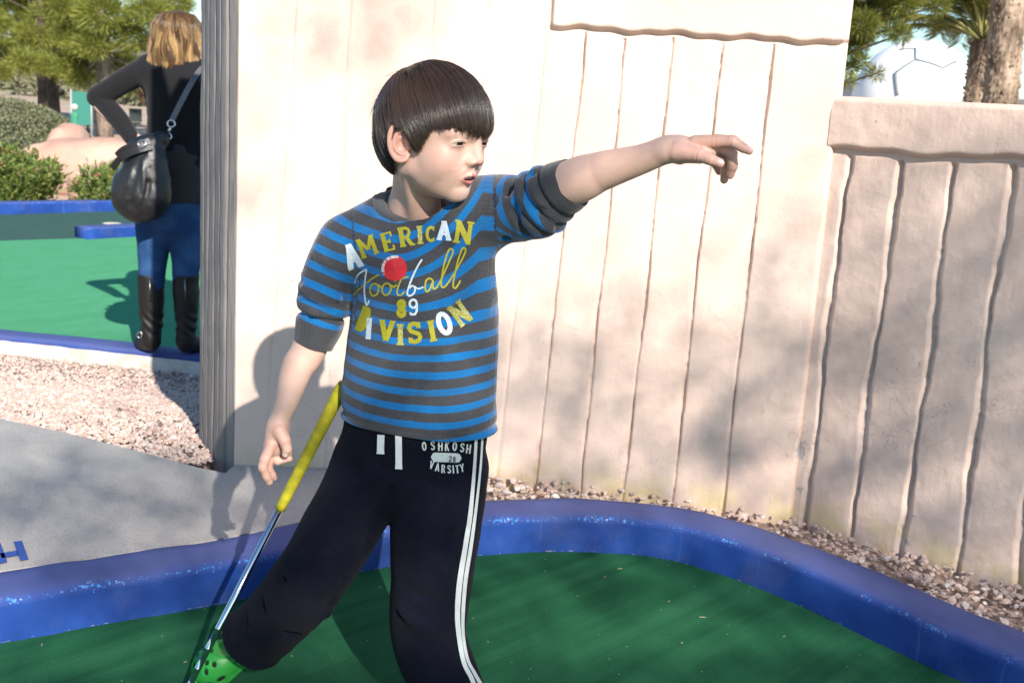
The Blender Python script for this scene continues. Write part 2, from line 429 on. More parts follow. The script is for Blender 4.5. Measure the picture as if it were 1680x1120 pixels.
def curb(path, width, z0, z1, name, closed=False, rnd=.012, mat=M_BLUE, wob=.002, side=1, parent=None):
    path = np.asarray(path)[:, :2]; n = len(path)
    T = np.gradient(path, axis=0)
    if closed: T[0] = T[-1] = path[1]-path[-2]
    T /= np.linalg.norm(T, axis=1)[:, None]; N = np.stack([-T[:, 1], T[:, 0]], 1)*side
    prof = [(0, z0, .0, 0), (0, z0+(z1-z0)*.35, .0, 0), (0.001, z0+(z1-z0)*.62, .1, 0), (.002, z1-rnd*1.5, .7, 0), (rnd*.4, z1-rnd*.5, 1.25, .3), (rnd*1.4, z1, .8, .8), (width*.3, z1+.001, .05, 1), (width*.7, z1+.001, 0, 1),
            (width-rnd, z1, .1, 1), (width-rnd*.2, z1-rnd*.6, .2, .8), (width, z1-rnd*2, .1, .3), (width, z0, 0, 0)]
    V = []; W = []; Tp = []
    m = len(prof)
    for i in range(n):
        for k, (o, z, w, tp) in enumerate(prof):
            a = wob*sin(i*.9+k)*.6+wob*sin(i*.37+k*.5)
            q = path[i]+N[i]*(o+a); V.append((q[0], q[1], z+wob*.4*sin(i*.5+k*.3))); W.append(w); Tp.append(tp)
    F = [[i*m+k, i*m+k+1, (i+1)*m+k+1, (i+1)*m+k] for i in range(n-1) for k in range(m-1)]
    if side > 0: F = [f[::-1] for f in F]
    if not closed:
        F.append([k for k in range(m)]); F.append([(n-1)*m+k for k in range(m)][::-1])
    return mesh_obj(name, V, F, mat, parent, True, {'wear': W, 'top': Tp})
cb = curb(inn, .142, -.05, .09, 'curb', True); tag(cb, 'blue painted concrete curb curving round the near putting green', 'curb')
def m_carpet(name, a, b, c3, sc=1.):
    t = NT(name, rough=.95, spec=.03)
    p = t.pos()
    st = t.noise(7, p, 4, .6, sc3=(1, .35, 1), dist=.4)
    rot = t.n('ShaderNodeMapping', {'Vector': p, 'Rotation': (0, 0, .75)}).outputs[0]
    st2 = t.noise(16, rot, 3, .6, sc3=(1, .05, 1))
    fb = t.noise(300*sc, p, 4, .75); fb2 = t.noise(900*sc, p, 1, .5)
    c = t.mix(t.ramp(st, .3, .7), a, b)
    c = t.mix(t.ramp(st2, .40, .75, 0, .6), c, c3)
    c = t.mix(t.ramp(t.math('ADD', t.math('MULTIPLY', fb, .6), t.math('MULTIPLY', fb2, .4)), .36, .60, .1, .9), t.mix(.55, c, (0, 0, 0)), c)
    sp = t.voro(26*sc, p); c = t.mix(t.ramp(sp, .05, .03), c, (.35, .36, .24))
    t.set('color', c); t.set('normal', t.bump(t.math('ADD', fb, fb2), .9, .003)); return t.m
M_CARPET = m_carpet('green_carpet', (.018, .105, .050), (.030, .165, .077), (.052, .23, .112))
me = [(q[0], q[1], 0.) for q in inn[:-1]]
gr = mesh_obj('putting_green', me, [list(range(len(me)))], M_CARPET, None, False); tag(gr, kind='structure')
# frayed pale backing showing at the carpet's edge
mbf = MB()
for i in range(20, len(inn)-90):
    if rng.random() < .55:
        a, b = inn[i], inn[i+1]; nrm = np.array([-(b-a)[1], (b-a)[0], 0]); nrm /= np.linalg.norm(nrm)
        L = rng.uniform(.2, .9); w = rng.uniform(.001, .0045)
        q0 = a-nrm*.001; q1 = a+(b-a)*L-nrm*.001
        mbf.add([q0+[0, 0, .002], q1+[0, 0, .002], q1-nrm*w*.6+[0, 0, .004], q0-nrm*w+[0, 0, .004]], [[0, 1, 2, 3]])
fr = mbf.build('carpet_backing', simple('carpet_backing', (.42, .42, .36), .9), gr)

# ---------------------------------------------------------------- sidewalk
def m_conc():
    t = NT('concrete', rough=.85, spec=.25)
    p = t.pos()
    c = t.mix(t.ramp(t.noise(3, p, 5), .3, .7), (.40, .375, .345), (.50, .47, .43))
    c = t.mix(t.ramp(t.noise(300, p, 3, .7), .54, .66, 0, .7), c, (.17, .16, .15))
    c = t.mix(t.ramp(t.noise(170, p, 4, .75), .58, .66, 0, .6), c, (.52, .5, .46))
    st = t.noise(8, p, 2, .3); c = t.mix(t.ramp(st, .80, .82, 0, .6), c, (.1, .1, .1))
    t.set('color', c); t.set('normal', t.bump(t.noise(300, p, 4, .7), .7, .004)); return t.m
M_CONC = m_conc()
idx0 = 3*14-36
outer = []
for i in range(0, 8*14):
    a, b = inn[max(i-1, 0)], inn[i+1]; T = (b-a)/np.linalg.norm(b-a); outer.append(inn[i][:2]+np.array([-T[1], T[0]])*.142)
outer = [q for q in outer if q[0] < -.2]
top = [(-.2, 3.1), (-.70, 3.05), (-.72, 2.855), (-.80, 2.885), (-1.05, 3.02), (-1.25, 3.12), (-1.47, 3.21), (-2., 3.36), (-3.2, 3.55), (-6, 3.6), (-6, 0)]
poly = [(q[0]-.004, q[1]+.004) for q in outer]+top
mb = MB(); n = len(poly)
mb.add([(x, y, .085) for x, y in poly]+[(x, y, -.05) for x, y in poly], [list(range(n))]+[[i, i+n, (i+1) % n+n, (i+1) % n] for i in range(n)])
sw = mb.build('sidewalk', M_CONC); tag(sw, kind='structure')
# painted blue marking at the left edge of the sidewalk
def walkpt(px, py): return G(px, py, .0885)
mk = MB()
def strokepoly(pts): mk.add([walkpt(*q) for q in pts], [list(range(len(pts)))])
strokepoly([(22, 888), (36, 886), (47, 917), (33, 919)]); strokepoly([(0, 907), (28, 902), (31, 910), (3, 915)])
strokepoly([(-8, 892), (1, 890), (12, 921), (-2, 925), (-8, 925)]); strokepoly([(-40, 897), (-30, 895), (-18, 929), (-28, 931)])
strokepoly([(-44, 914), (-33, 912), (-31, 922), (-42, 924)])
o = mk.build('painted_marking', simple('marking_paint', (.03, .07, .30), .6)); tag(o, 'blue stencilled lettering on the sidewalk at the left edge', 'painted marking')
# ---------------------------------------------------------------- gravel bed with its slope
def gz(x, y):
    d = y-(3.05+.0*x); t = np.clip(d/2.35, 0, 1)
    return .062-.36*t*t*(3-2*t)*(np.asarray(x) < 50)
xs = np.linspace(-7, 3.6, 150); ys = np.linspace(.2, 5.62, 110)
X, Y = np.meshgrid(xs, ys, indexing='ij'); Z = gz(X, Y)-.012
inside = (X > -6.1) & (Y < 3.2+(X < -.7)*(-.7-X)*.2) & (X < -.3)
Z = np.where(inside, Z-.03, Z)
inpath = np.array([[(x > -3.7) and (x < 1.6) and False for y in ys] for x in xs])
V = np.stack([X, Y, Z], -1).reshape(-1, 3)
# sink everything inside the green's curb below its carpet
from mathutils.geometry import intersect_point_tri_2d
def in_poly(px, py, poly):
    c = np.zeros(px.shape, bool); n = len(poly); j = n-1
    for i in range(n):
        xi, yi = poly[i][:2]; xj, yj = poly[j][:2]
        m = ((yi > py) != (yj > py)) & (px < (xj-xi)*(py-yi)/(yj-yi+1e-12)+xi); c ^= m; j = i
    return c
ip = in_poly(V[:, 0], V[:, 1], inn) | (np.min(np.linalg.norm(V[:, None, :2]-inn[None, :, :2], axis=2), 1) < .09); V[ip, 2] = -.12
i, j = np.meshgrid(np.arange(149), np.arange(109), indexing='ij'); a = (i*110+j).ravel()
def m_grav(name='gravel_dirt'):
    t = NT(name, rough=.95, spec=.1); p = t.pos()
    v = t.voro(75, p, out='Color'); vd = t.voro(75, p, 'DISTANCE_TO_EDGE') if False else t.voro(75, p)
    g = t.n('ShaderNodeSeparateColor', {0: v}).outputs[0]
    c = t.mix(g, (.36, .26, .21), (.56, .45, .39)); c = t.mix(t.ramp(vd, .3, .7), c, (.25, .18, .145))
    t.set('color', c); t.set('normal', t.bump(vd, -.8, .01)); return t.m
o = mesh_obj('gravel_bed', V, np.stack([a, a+110, a+111, a+1], 1), m_grav(), None, True); tag(o, kind='structure')
# loose stones
bm = bmesh.new(); bmesh.ops.create_icosphere(bm, subdivisions=1, radius=1)
SV = np.array([v.co[:] for v in bm.verts]); SF = np.array([[v.index for v in f.verts] for f in bm.faces]); bm.free()
def stones(cent, size, name, mat, seed):
    r = np.random.default_rng(seed); n = len(cent); vs = np.repeat(SV[None], n, 0)*(1+r.uniform(-.33, .25, (n, len(SV), 1)))
    vs *= r.uniform(.6, 1.15, (n, 1, 3)); vs[:, :, 2] *= .6
    ang = r.uniform(0, 2*pi, n); c, s = np.cos(ang), np.sin(ang); til = r.normal(0, .5, n); ct, st = np.cos(til), np.sin(til)
    x = vs[..., 0]*c[:, None]-vs[..., 1]*s[:, None]; y = vs[..., 0]*s[:, None]+vs[..., 1]*c[:, None]; z = vs[..., 2]
    y, z = y*ct[:, None]-z*st[:, None], y*st[:, None]+z*ct[:, None]
    vs = np.stack([x, y, z], -1)*size[:, None, None]+cent[:, None, :]
    f = (SF[None]+(np.arange(n)*len(SV))[:, None, None]).reshape(-1, 3)
    rnd = np.repeat(r.random(n), len(SV))
    return mesh_obj(name, vs.reshape(-1, 3), f, mat, None, False, {'rnd': rnd})
def m_stone():
    t = NT('pink_gravel', rough=.85, spec=.3); r = t.attr('rnd')
    cr_ = t.n('ShaderNodeValToRGB', {'Fac': r}); e = cr_.color_ramp.elements
    for pos_, col in ((0, (.42, .25, .19)), (.25, (.52, .36, .29)), (.5, (.60, .47, .40)), (.72, (.36, .24, .2)), (.86, (.66, .58, .52)), (1, (.28, .2, .17))):
        el = e.new(pos_) if pos_ not in (0, 1) else e[0 if pos_ == 0 else -1]; el.color = (*col, 1)
    c = t.mix(t.ramp(t.noise(160, None, 4, .7), .45, .7, 0, .6), cr_.outputs[0], (.68, .6, .54))
    t.set('color', c); t.set('normal', t.bump(t.noise(300), .5, .002)); return t.m
M_STONE = m_stone()
r = np.random.default_rng(3)
# strip by the wall: between the curb and the wall
c, s = plan(WALL_T, 300); c2, s2 = plan(WALL_L, 300)
N = 8200; px_ = r.uniform(-.15, 1.9, N); py_ = r.uniform(1.6, 3.0, N)
wy = np.where(px_ < .74, np.interp(px_, c[:, 0], c[:, 1]), np.interp(px_, c2[:, 0], c2[:, 1]))
out = ~in_poly(px_, py_, [tuple(q[:2]) for q in inn])
dmin = np.min(np.linalg.norm(np.stack([px_, py_], 1)[:, None]-inn[None, 80:230, :2], axis=2), 1)
ok = out & (dmin > .142) & (py_ < wy-.002)
px_, py_, dmin = px_[ok], py_[ok], dmin[ok]; wy = wy[ok]
gap = dmin-.142
zz = .058+.022*r.random(len(px_))+.018*np.clip((.75-px_)/.75, 0, 1)*(px_ < .75)
sz = .0055+.0080*r.random(len(px_))**2*(.8+.6*np.clip(px_-.5, 0, 1))
o = stones(np.stack([px_, py_, zz], 1), sz, 'gravel', M_STONE, 4); tag(o, kind='stuff', label='pinkish crushed gravel between the blue curb and the wall')
# field of gravel beyond the sidewalk
N = 52000; py_ = 3.0+2.58*r.random(N)**1.1; px_ = -.62-.0*py_-r.uniform(-.5, 2.7, N)*py_/3.3
edge = np.interp(px_, [-6, -3.2, -2, -1.47, -1.25, -1.05, -.8, -.5], [3.6, 3.55, 3.36, 3.21, 3.12, 3.02, 2.885, 2.8])
ok = (py_ > edge+.005) & (px_ < -.80-(py_-3.)*0.0) & (px_ > -.62*py_)
px_, py_ = px_[ok], py_[ok]
o = stones(np.stack([px_, py_, gz(px_, py_)-.008+.006*r.random(len(px_))], 1), .0045+.0065*r.random(len(px_)), 'gravel', M_STONE, 5)
tag(o, kind='stuff', label='pinkish crushed gravel beyond the sidewalk')

# ---------------------------------------------------------------- grit, lint and fallen needles
r = np.random.default_rng(15); mbl = MB()
for k in range(170):
    if k < 70: q = np.array([r.uniform(-1., 1.0), r.uniform(1.6, 2.6), .0015]); ok = in_poly(q[:1], q[1:2], [tuple(v[:2]) for v in inn])[0]
    else: q = np.array([r.uniform(-1.7, -.35), r.uniform(2.45, 3.0), .0875]); ok = not in_poly(q[:1], q[1:2], [tuple(v[:2]) for v in outer_ring])[0] if k < 0 else q[1] > 2.72+.0*q[0]
    if not ok: continue
    a = r.uniform(0, pi); L = r.uniform(.004, .016) if r.random() < .55 else r.uniform(.0015, .003); w = .0008 if L > .004 else L*.7; d = np.array([cos(a), sin(a), 0])*L/2; n_ = np.array([-sin(a), cos(a), 0])*w/2
    mbl.add([q-d-n_, q+d-n_, q+d+n_+[0, 0, .0006], q-d+n_+[0, 0, .0006]], [[0, 1, 2, 3]])
o = mbl.build('leaf_litter', simple('dry_litter', (.42, .33, .20), .9)); tag(o, kind='stuff', label='tiny dry needles and lint on the putting green and sidewalk')
# ================================================================== BACKGROUND on the left: the next hole
GZ2 = -.30
def m_ground():
    t = NT('desert_ground', rough=.95, spec=.1); p = t.pos()
    c = t.mix(t.ramp(t.noise(.25, p, 6), .35, .65), (.50, .37, .28), (.42, .33, .25))
    c = t.mix(t.ramp(t.noise(1.4, p, 5), .6, .75), c, (.25, .24, .14))
    t.set('color', c); t.set('normal', t.bump(t.noise(8, p, 6), .5, .03)); return t.m
n = 60; rr = np.geomspace(6, 4500, 40); V = [(0, 8, -.42)]; F = []
for k, q_ in enumerate(rr):
    for a in range(n): V.append((q_*cos(2*pi*a/n), 8+q_*sin(2*pi*a/n), -.42))
for a in range(n): F.append([0, 1+a, 1+(a+1) % n])
for k in range(len(rr)-1):
    for a in range(n): F.append([1+k*n+a, 1+(k+1)*n+a, 1+(k+1)*n+(a+1) % n, 1+k*n+(a+1) % n])
o = mesh_obj('ground', V, F, m_ground(), None, True); tag(o, kind='structure')
a0 = G(0, 538, -.22); a1 = G(322, 572, -.22)
fd = (a1-a0); fd /= np.linalg.norm(fd)
pth = [a0-fd*2.2, a0-fd*1, a0, (a0+a1)/2+[.0, .01, 0], a1, a1+fd*1, a1+fd*2.5]
fc = curb(catmull(pth, 8), .15, -.5, -.22, 'curb', False, .012, M_BLUE, .003, -1)
tag(fc, 'worn blue topped curb at the near edge of the far putting green under the woman', 'curb')
side_m = NT('limewashed_concrete', rough=.9); p_ = side_m.pos(); side_m.set('color', side_m.mix(side_m.ramp(side_m.noise(9, p_, 5), .4, .6), (.42, .37, .31), (.60, .55, .48))); side_m.set('normal', side_m.bump(side_m.noise(60), .5, .01))
nrm = np.array([fd[1], -fd[0], 0])
if nrm[1] > 0: nrm = -nrm
pc = catmull(pth, 8); V = []; F = []
for i, q in enumerate(pc):
    for o_, z in ((.151, -.245), (.158, -.25), (.175, -.30), (.185, -.5)): V.append(q+nrm*(o_+.004*sin(i*1.3))+[0, 0, z-q[2]])
for i in range(len(pc)-1):
    for k in range(3): F.append([i*4+k, (i+1)*4+k, (i+1)*4+k+1, i*4+k+1][::-1])
mesh_obj('bare_side', V, F, side_m.m, fc, True)
CARP2 = m_carpet('far_green_carpet', (.105, .42, .20), (.125, .47, .235), (.145, .50, .26), .5)
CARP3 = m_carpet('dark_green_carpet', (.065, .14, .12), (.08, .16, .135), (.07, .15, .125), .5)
b0, b1 = G(0, 395, GZ2), G(330, 385, GZ2); c0, c1 = G(0, 352, GZ2), G(330, 343, GZ2)
ex = lambda A, B, s: A+(B-A)*s
quad = [a0-fd*2.4+[0, 0, GZ2+.22], a1+fd*2.6+[0, 0, GZ2+.22], ex(b0, b1, 2.2), ex(b0, b1, -1.6)]
g2 = mesh_obj('putting_green', [tuple(q+np.array([0, 0, .0])) for q in quad], [[0, 1, 2, 3]], CARP2, None, False); tag(g2, kind='structure')
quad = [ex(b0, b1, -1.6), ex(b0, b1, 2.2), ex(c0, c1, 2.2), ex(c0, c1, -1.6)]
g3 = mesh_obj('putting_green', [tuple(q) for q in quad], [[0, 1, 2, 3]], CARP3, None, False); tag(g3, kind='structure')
bc = curb([ex(c0, c1, s) for s in np.linspace(-1.5, 2.1, 30)], .16, -.45, GZ2+.11, 'curb', False, .015, M_BLUE, .004, 1)
tag(bc, 'straight blue curb along the back of the far putting green', 'curb')
mid0, mid1 = G(143, 393, GZ2), G(330, 382, GZ2)
mc = curb([mid0+(mid1-mid0)*s for s in np.linspace(0, 1.0, 12)], .20, GZ2-.02, GZ2+.095, 'bumper_block', False, .012, M_BLUE, .003, 1)
tag(mc, 'short chipped blue bumper block lying on the far green beside the woman', 'bumper block')
mb = MB(); cc_ = G(184, 367, GZ2)
m_ = 28; V = [cc_+np.array([cos(2*pi*k/m_)*r_, sin(2*pi*k/m_)*r_, .003+z]) for r_, z in ((.085, 0), (.062, .001)) for k in range(m_)]
mb.add(V, [[k, (k+1) % m_, m_+(k+1) % m_, m_+k] for k in range(m_)]+[[m_+k for k in range(m_)]])
o = mb.build('cup_cover', simple('pale_cup', (.75, .66, .5), .6)); tag(o, 'pale round cup cover set in the dark strip of the far green', 'cup cover')
# ---------------------------------------------------------------- foliage tools
def leaves(cent, size, asp, seed, nrm_bias=None, cup=0.):
    r = np.random.default_rng(seed); n = len(cent)
    d = r.normal(size=(n, 3)); d /= np.linalg.norm(d, axis=1)[:, None]
    if nrm_bias is not None: d = d+nrm_bias; d /= np.linalg.norm(d, axis=1)[:, None]
    s = np.cross(d, r.normal(size=(n, 3))); s /= np.linalg.norm(s, axis=1)[:, None]
    L = (size*r.uniform(.6, 1.3, n))[:, None]*d; W = (size*asp*r.uniform(.7, 1.2, n))[:, None]*s
    m = cent+L*.55
    V = np.stack([cent, m+W, cent+L, m-W], 1).reshape(-1, 3)
    F = np.arange(n*4).reshape(n, 4)
    return V, F, np.repeat(r.random(n), 4)
def m_leaf(name, cols, trans=.35, rough=.5):
    t = NT(name, rough=rough, spec=.35); r = t.attr('rnd')
    cr_ = t.n('ShaderNodeValToRGB', {'Fac': r}); e = cr_.color_ramp.elements
    for i, c in enumerate(cols):
        p_ = i/(len(cols)-1); el = e[0] if i == 0 else (e[-1] if i == len(cols)-1 else e.new(p_)); el.color = (*c, 1)
    c = t.mix(t.ramp(t.noise(1.1), .35, .65, 0, .35), cr_.outputs[0], (.05, .055, .012)); t.set('color', c)
    tr = t.n('ShaderNodeBsdfTranslucent', {'Color': c}); mx = t.n('ShaderNodeMixShader', {0: trans, 1: t.b.outputs[0], 2: tr.outputs[0]})
    t.t.links.new(mx.outputs[0], t.out.inputs[0]); return t.m
def m_bark(name, a, b, sc=12):
    t = NT(name, rough=.95, spec=.1); p = t.pos(); n_ = t.noise(sc, p, 5, .65, sc3=(1, 1, .3)); t.set('color', t.mix(t.ramp(n_, .35, .65), a, b)); t.set('normal', t.bump(n_, 1., .03)); return t.m
M_PINE = m_leaf('pine_needles', [(.10, .125, .022), (.25, .28, .045), (.38, .40, .075), (.48, .47, .13)], .45)
M_BARK = m_bark('pine_bark', (.14, .10, .08), (.34, .27, .22), 10); M_DARKBARK = m_bark('dark_bark', (.05, .038, .03), (.12, .09, .07))
def clumps(cs, rs, dens, leaf, asp, seed, up=.25):
    r = np.random.default_rng(seed); C_ = []; B_ = []
    for c, ra in zip(cs, rs):
        n = int(dens*ra**2); d = r.normal(size=(n, 3)); d /= np.linalg.norm(d, axis=1)[:, None]
        rad = ra*(r.random(n)**.45)*(.75+.35*vnoise(d*1.7+c, 1.3, seed)); q = d*rad[:, None]*np.array([1, 1, .62]); C_.append(c+q); B_.append(d*1.1+[0, 0, up])
    C_ = np.concatenate(C_); B_ = np.concatenate(B_)
    return leaves(C_, np.full(len(C_), leaf), asp, seed, B_)
def tree(name, base, h, trunk_r, cs, rs, lab, group, mleaf, mbark, dens=900, leaf=.17, asp=.06, seed=1, lean=(0, 0), cat='tree'):
    t = empty(name, base); tag(t, lab, cat, group); r = np.random.default_rng(seed)
    top_ = np.array(base)+[lean[0], lean[1], h]
    pts = [np.array(base)+(top_-base)*s+r.normal(0, trunk_r*.25, 3)*[1, 1, 0] for s in np.linspace(0, 1, 9)]
    mb = MB(); V, F = tube(catmull(pts, 3), np.linspace(trunk_r*1.15, trunk_r*.25, 25), 12); mb.add(V, F)
    for c, ra in zip(cs, rs):
        zz = np.clip((c[2]-base[2])/h-.12, .25, .92); st_ = np.array(base)+(top_-base)*zz; md = (st_+c)/2+[0, 0, -.08*np.linalg.norm(c-st_)+.1]
        w = trunk_r*.32*(1-zz*.5)
        V, F = tube(catmull([st_, md, c+(c-st_)*.05], 5), np.linspace(w, w*.25, 11), 6); mb.add(V, F)
    mb.build('trunk', mbark, t, True)
    V, F, rn = clumps(cs, rs, dens, leaf, asp, seed); mesh_obj('crown', V, F, mleaf, t, False, dict(rnd=rn)); return t
def at(px, py, D): return P(px, py, D)
def ring(cx_, cy_, D, lst, dj, seed):
    r = np.random.default_rng(seed); cs = []; rs = []
    for x, y, ra in lst:
        cs.append(P(x, y, D+r.uniform(-dj, dj))); rs.append(ra/1900*D)
    return cs, rs
PG = 'pines in the park behind the far green'
def gb(x, D): q = P(x, 200, D); return np.array([q[0], q[1], -.42])
# light-barked pine (crown fills the top left, right half)
cs, rs = ring(0, 0, 27, [(170, 20, 52), (215, 60, 42), (205, 105, 34), (135, 110, 34), (245, 20, 42), (120, 60, 40), (185, -40, 55), (240, -50, 45), (290, 5, 38), (150, 75, 34), (262, 75, 30), (110, 95, 26), (130, 130, 22), (205, 140, 24), (275, -60, 40), (310, -25, 34), (100, 10, 40), (160, -100, 50), (225, -110, 45), (235, 115, 24)], 1.6, 3)
tree('pine_tree', gb(172, 27), 7.5, .16, cs, rs, 'leaning light barked pine with a yellow green crown behind the woman', PG, M_PINE, M_BARK, 9500, .17, .042, 11)
cs, rs = ring(0, 0, 31, [(20, 20, 50), (60, 60, 45), (10, 80, 40), (40, 100, 30), (90, 25, 48), (-20, 40, 45), (-30, 100, 34), (75, 105, 26), (30, -30, 55), (100, -40, 55), (-40, -40, 50), (70, -90, 50), (5, 118, 20)], 1.8, 4)
tree('pine_tree', gb(70, 31), 8, .15, cs, rs, 'dark trunked pine farthest left in the park', PG, M_PINE, M_DARKBARK, 9500, .18, .042, 12)
cs, rs = ring(0, 0, 34, [(95, 70, 45), (120, 20, 50), (60, 10, 45), (140, 80, 38), (105, 115, 28), (80, -50, 50), (150, -40, 50)], 1.8, 5)
tree('pine_tree', gb(90, 34), 8, .14, cs, rs, 'dark trunked pine between the leftmost pine and the light barked pine', PG, M_PINE, M_DARKBARK, 9000, .19, .042, 13, (-.3, 0))
# far scrub line and bare low trees
M_SCRUB = m_leaf('dry_scrub', [(.16, .13, .09), (.22, .20, .12), (.14, .17, .08), (.30, .27, .2)], .1, .9)
r = np.random.default_rng(21); cs = []; rs = []
for k in range(150):
    y_ = r.uniform(55, 120); x_ = -y_*r.uniform(.25, .62); cs.append(np.array([x_, y_, -.3+r.uniform(0, 1.2)])); rs.append(r.uniform(.6, 2.2))
V, F, rn = clumps(cs, rs, 120, .5, .16, 8); o = mesh_obj('desert_scrub', V, F, M_SCRUB, None, False, dict(rnd=rn)); tag(o, kind='stuff', label='dry desert scrub far beyond the park')
# ---------------------------------------------------------------- rounded hedge
def shell_bush(px0, px1, py0, D, dep, hgt, n, seed):
    A = P(px0, 200, D); B = P(px1, 200, D); cx_ = (A[0]+B[0])/2; w = abs(B[0]-A[0])/2; r = np.random.default_rng(seed)
    d = r.normal(size=(n, 3)); d[:, 2] = np.abs(d[:, 2]); d /= np.linalg.norm(d, axis=1)[:, None]
    rad = (.86+.16*r.random(n))*(1+.07*vnoise(d, 3, seed)+.05*vnoise(d, 8, seed))
    q = np.array([cx_, D, -.42])+d*rad[:, None]*[w, dep, hgt]; return q, d
M_HEDGE = m_leaf('grey_green_hedge', [(.10, .12, .06), (.17, .19, .10), (.26, .27, .16), (.14, .12, .07)], .15)
q, d = shell_bush(-150, 122, 0, 20.5, 2.0, .93, 26000, 5)
V, F, rn = leaves(q, np.full(len(q), .05), .33, 6, d*.8)
hg = empty('hedge', (float(q[:, 0].mean()), 20.5, -.42)); tag(hg, 'low rounded grey green hedge behind the pink boulders', 'hedge'); mesh_obj('foliage', V, F, M_HEDGE, hg, False, dict(rnd=rn))
bmc = MB(); 
def dome_mesh(cx_, cy_, w, dep, hgt, s=.84, n=24, m=10):
    V = []; F = []
    for i in range(m+1):
        th = pi/2*i/m
        for k in range(n): V.append((cx_+w*s*cos(th)*cos(2*pi*k/n), cy_+dep*s*cos(th)*sin(2*pi*k/n), -.42+hgt*s*sin(th)))
    for i in range(m):
        for k in range(n): F.append([i*n+k, i*n+(k+1) % n, (i+1)*n+(k+1) % n, (i+1)*n+k])
    return V, F
A = P(-150, 200, 20.5); B = P(122, 200, 20.5); V, F = dome_mesh((A[0]+B[0])/2, 20.5, (B[0]-A[0])/2, 2., .93)
mesh_obj('twigs', V, F, simple('hedge_twigs', (.05, .055, .03), .9), hg, True)
# ---------------------------------------------------------------- pink boulders
def m_rock():
    t = NT('pink_boulder', rough=.85, spec=.15); p = t.pos()
    c = t.mix(t.ramp(t.noise(1.3, p, 4), .35, .65), (.46, .27, .20), (.54, .36, .275)); c = t.mix(t.ramp(t.noise(14, p, 5), .55, .75, 0, .4), c, (.36, .21, .16))
    t.set('color', c); t.set('normal', t.bump(t.noise(6, p, 6), .5, .05)); return t.m
M_ROCK = m_rock()
def boulder(lo, hi, D, dep, lab, seed, shape=None):
    A = P(lo[0], lo[1], D); B = P(hi[0], hi[1], D); cx_ = (A[0]+B[0])/2; w = abs(B[0]-A[0])/2; z1 = max(A[2], B[2]); c = np.array([cx_, D+dep*.6, (z1-.45)/2-.05]); rz = (z1+.55)/2
    def fn(p):
        q = p-c; k = (np.abs(q/np.array([w, dep, rz]))**2.6).sum(1)**(1/2.6)
        return (k-1)*min(w, dep, rz)+.05*vnoise(p, 1.6, seed)+.02*vnoise(p, 5, seed+1)
    V, Q = nets(fn, c-[w*1.15, dep*1.2, rz*1.2], c+[w*1.15, dep*1.2, rz*1.2], .06)
    o = mesh_obj('boulder', V, Q, M_ROCK, None, True); tag(o, lab, 'boulder', 'smooth pink boulders behind the far green'); return o
boulder((2, 222), (330, 340), 14.2, .5, 'wide smooth pink boulder forming a low ledge behind the shrubs', 3)
boulder((70, 214), (122, 300), 15.1, .5, 'small pink boulder top peeking over the wide ledge boulder', 5)
boulder((90, 262), (300, 345), 13.1, .28, 'sloping pink boulder in front of the wide ledge between two shrubs', 7)
# ---------------------------------------------------------------- flowering shrubs
M_OLE = m_leaf('oleander_leaves', [(.06, .11, .022), (.12, .19, .045), (.22, .28, .06), (.30, .33, .10)], .3)
M_BUD = m_leaf('reddish_buds', [(.35, .12, .08), (.45, .2, .14), (.5, .3, .2)], .2)
def shrub(px0, px1, ptop, D, lab, seed, n=9000):
    A = P(px0, ptop, D); B = P(px1, ptop, D); cx_ = (A[0]+B[0])/2; w = (B[0]-A[0])/2; h = A[2]+.42; r = np.random.default_rng(seed)
    t = empty('shrub', (cx_, D, -.42)); tag(t, lab, 'shrub', 'leafy shrubs behind the far green')
    ns = 46; tips = []; mb = MB()
    for k in range(ns):
        an = r.uniform(0, 2*pi); ra = sqrt(r.random()); b_ = np.array([cx_+w*.35*ra*cos(an), D+.25*ra*sin(an), -.42]); e = np.array([cx_+w*.95*ra*cos(an), D+.55*ra*sin(an), -.42+h*(1.03-.32*ra*ra)*r.uniform(.82, 1.08)])
        V, F = tube(catmull([b_, (b_+e)/2+r.normal(0, .03, 3), e], 4), np.linspace(.010, .004, 9), 5); mb.add(V, F); tips.append((b_, e))
    mb.build('stems', simple('shrub_stem', (.16, .13, .07), .9), t, True)
    C_ = []; B_ = []; bd = []
    for b_, e in tips:
        m = n//ns; s = r.random(m)**.55; p = b_+(e-b_)*s[:, None]+r.normal(0, .035, (m, 3)); ax = (e-b_)/np.linalg.norm(e-b_); C_.append(p); B_.append(np.tile(ax*1.1, (m, 1))); bd.append(e+r.normal(0, .018, (5, 3)))
    V, F, rn = leaves(np.concatenate(C_), np.full(sum(map(len, C_)), .075), .16, seed, np.concatenate(B_)); mesh_obj('foliage', V, F, M_OLE, t, False, dict(rnd=rn))
    bd = np.concatenate(bd); V, F, rn = leaves(bd, np.full(len(bd), .045), .3, seed+1, np.tile([0, 0, 1.], (len(bd), 1))); tag(mesh_obj('buds', V, F, M_BUD, t, False, dict(rnd=rn)), kind='stuff')
shrub(-55, 96, 252, 12.3, 'large green shrub with reddish tips at the left edge', 31, 13000)
shrub(130, 228, 276, 12.2, 'smaller yellow green shrub partly hidden by the black handbag', 32, 8000)
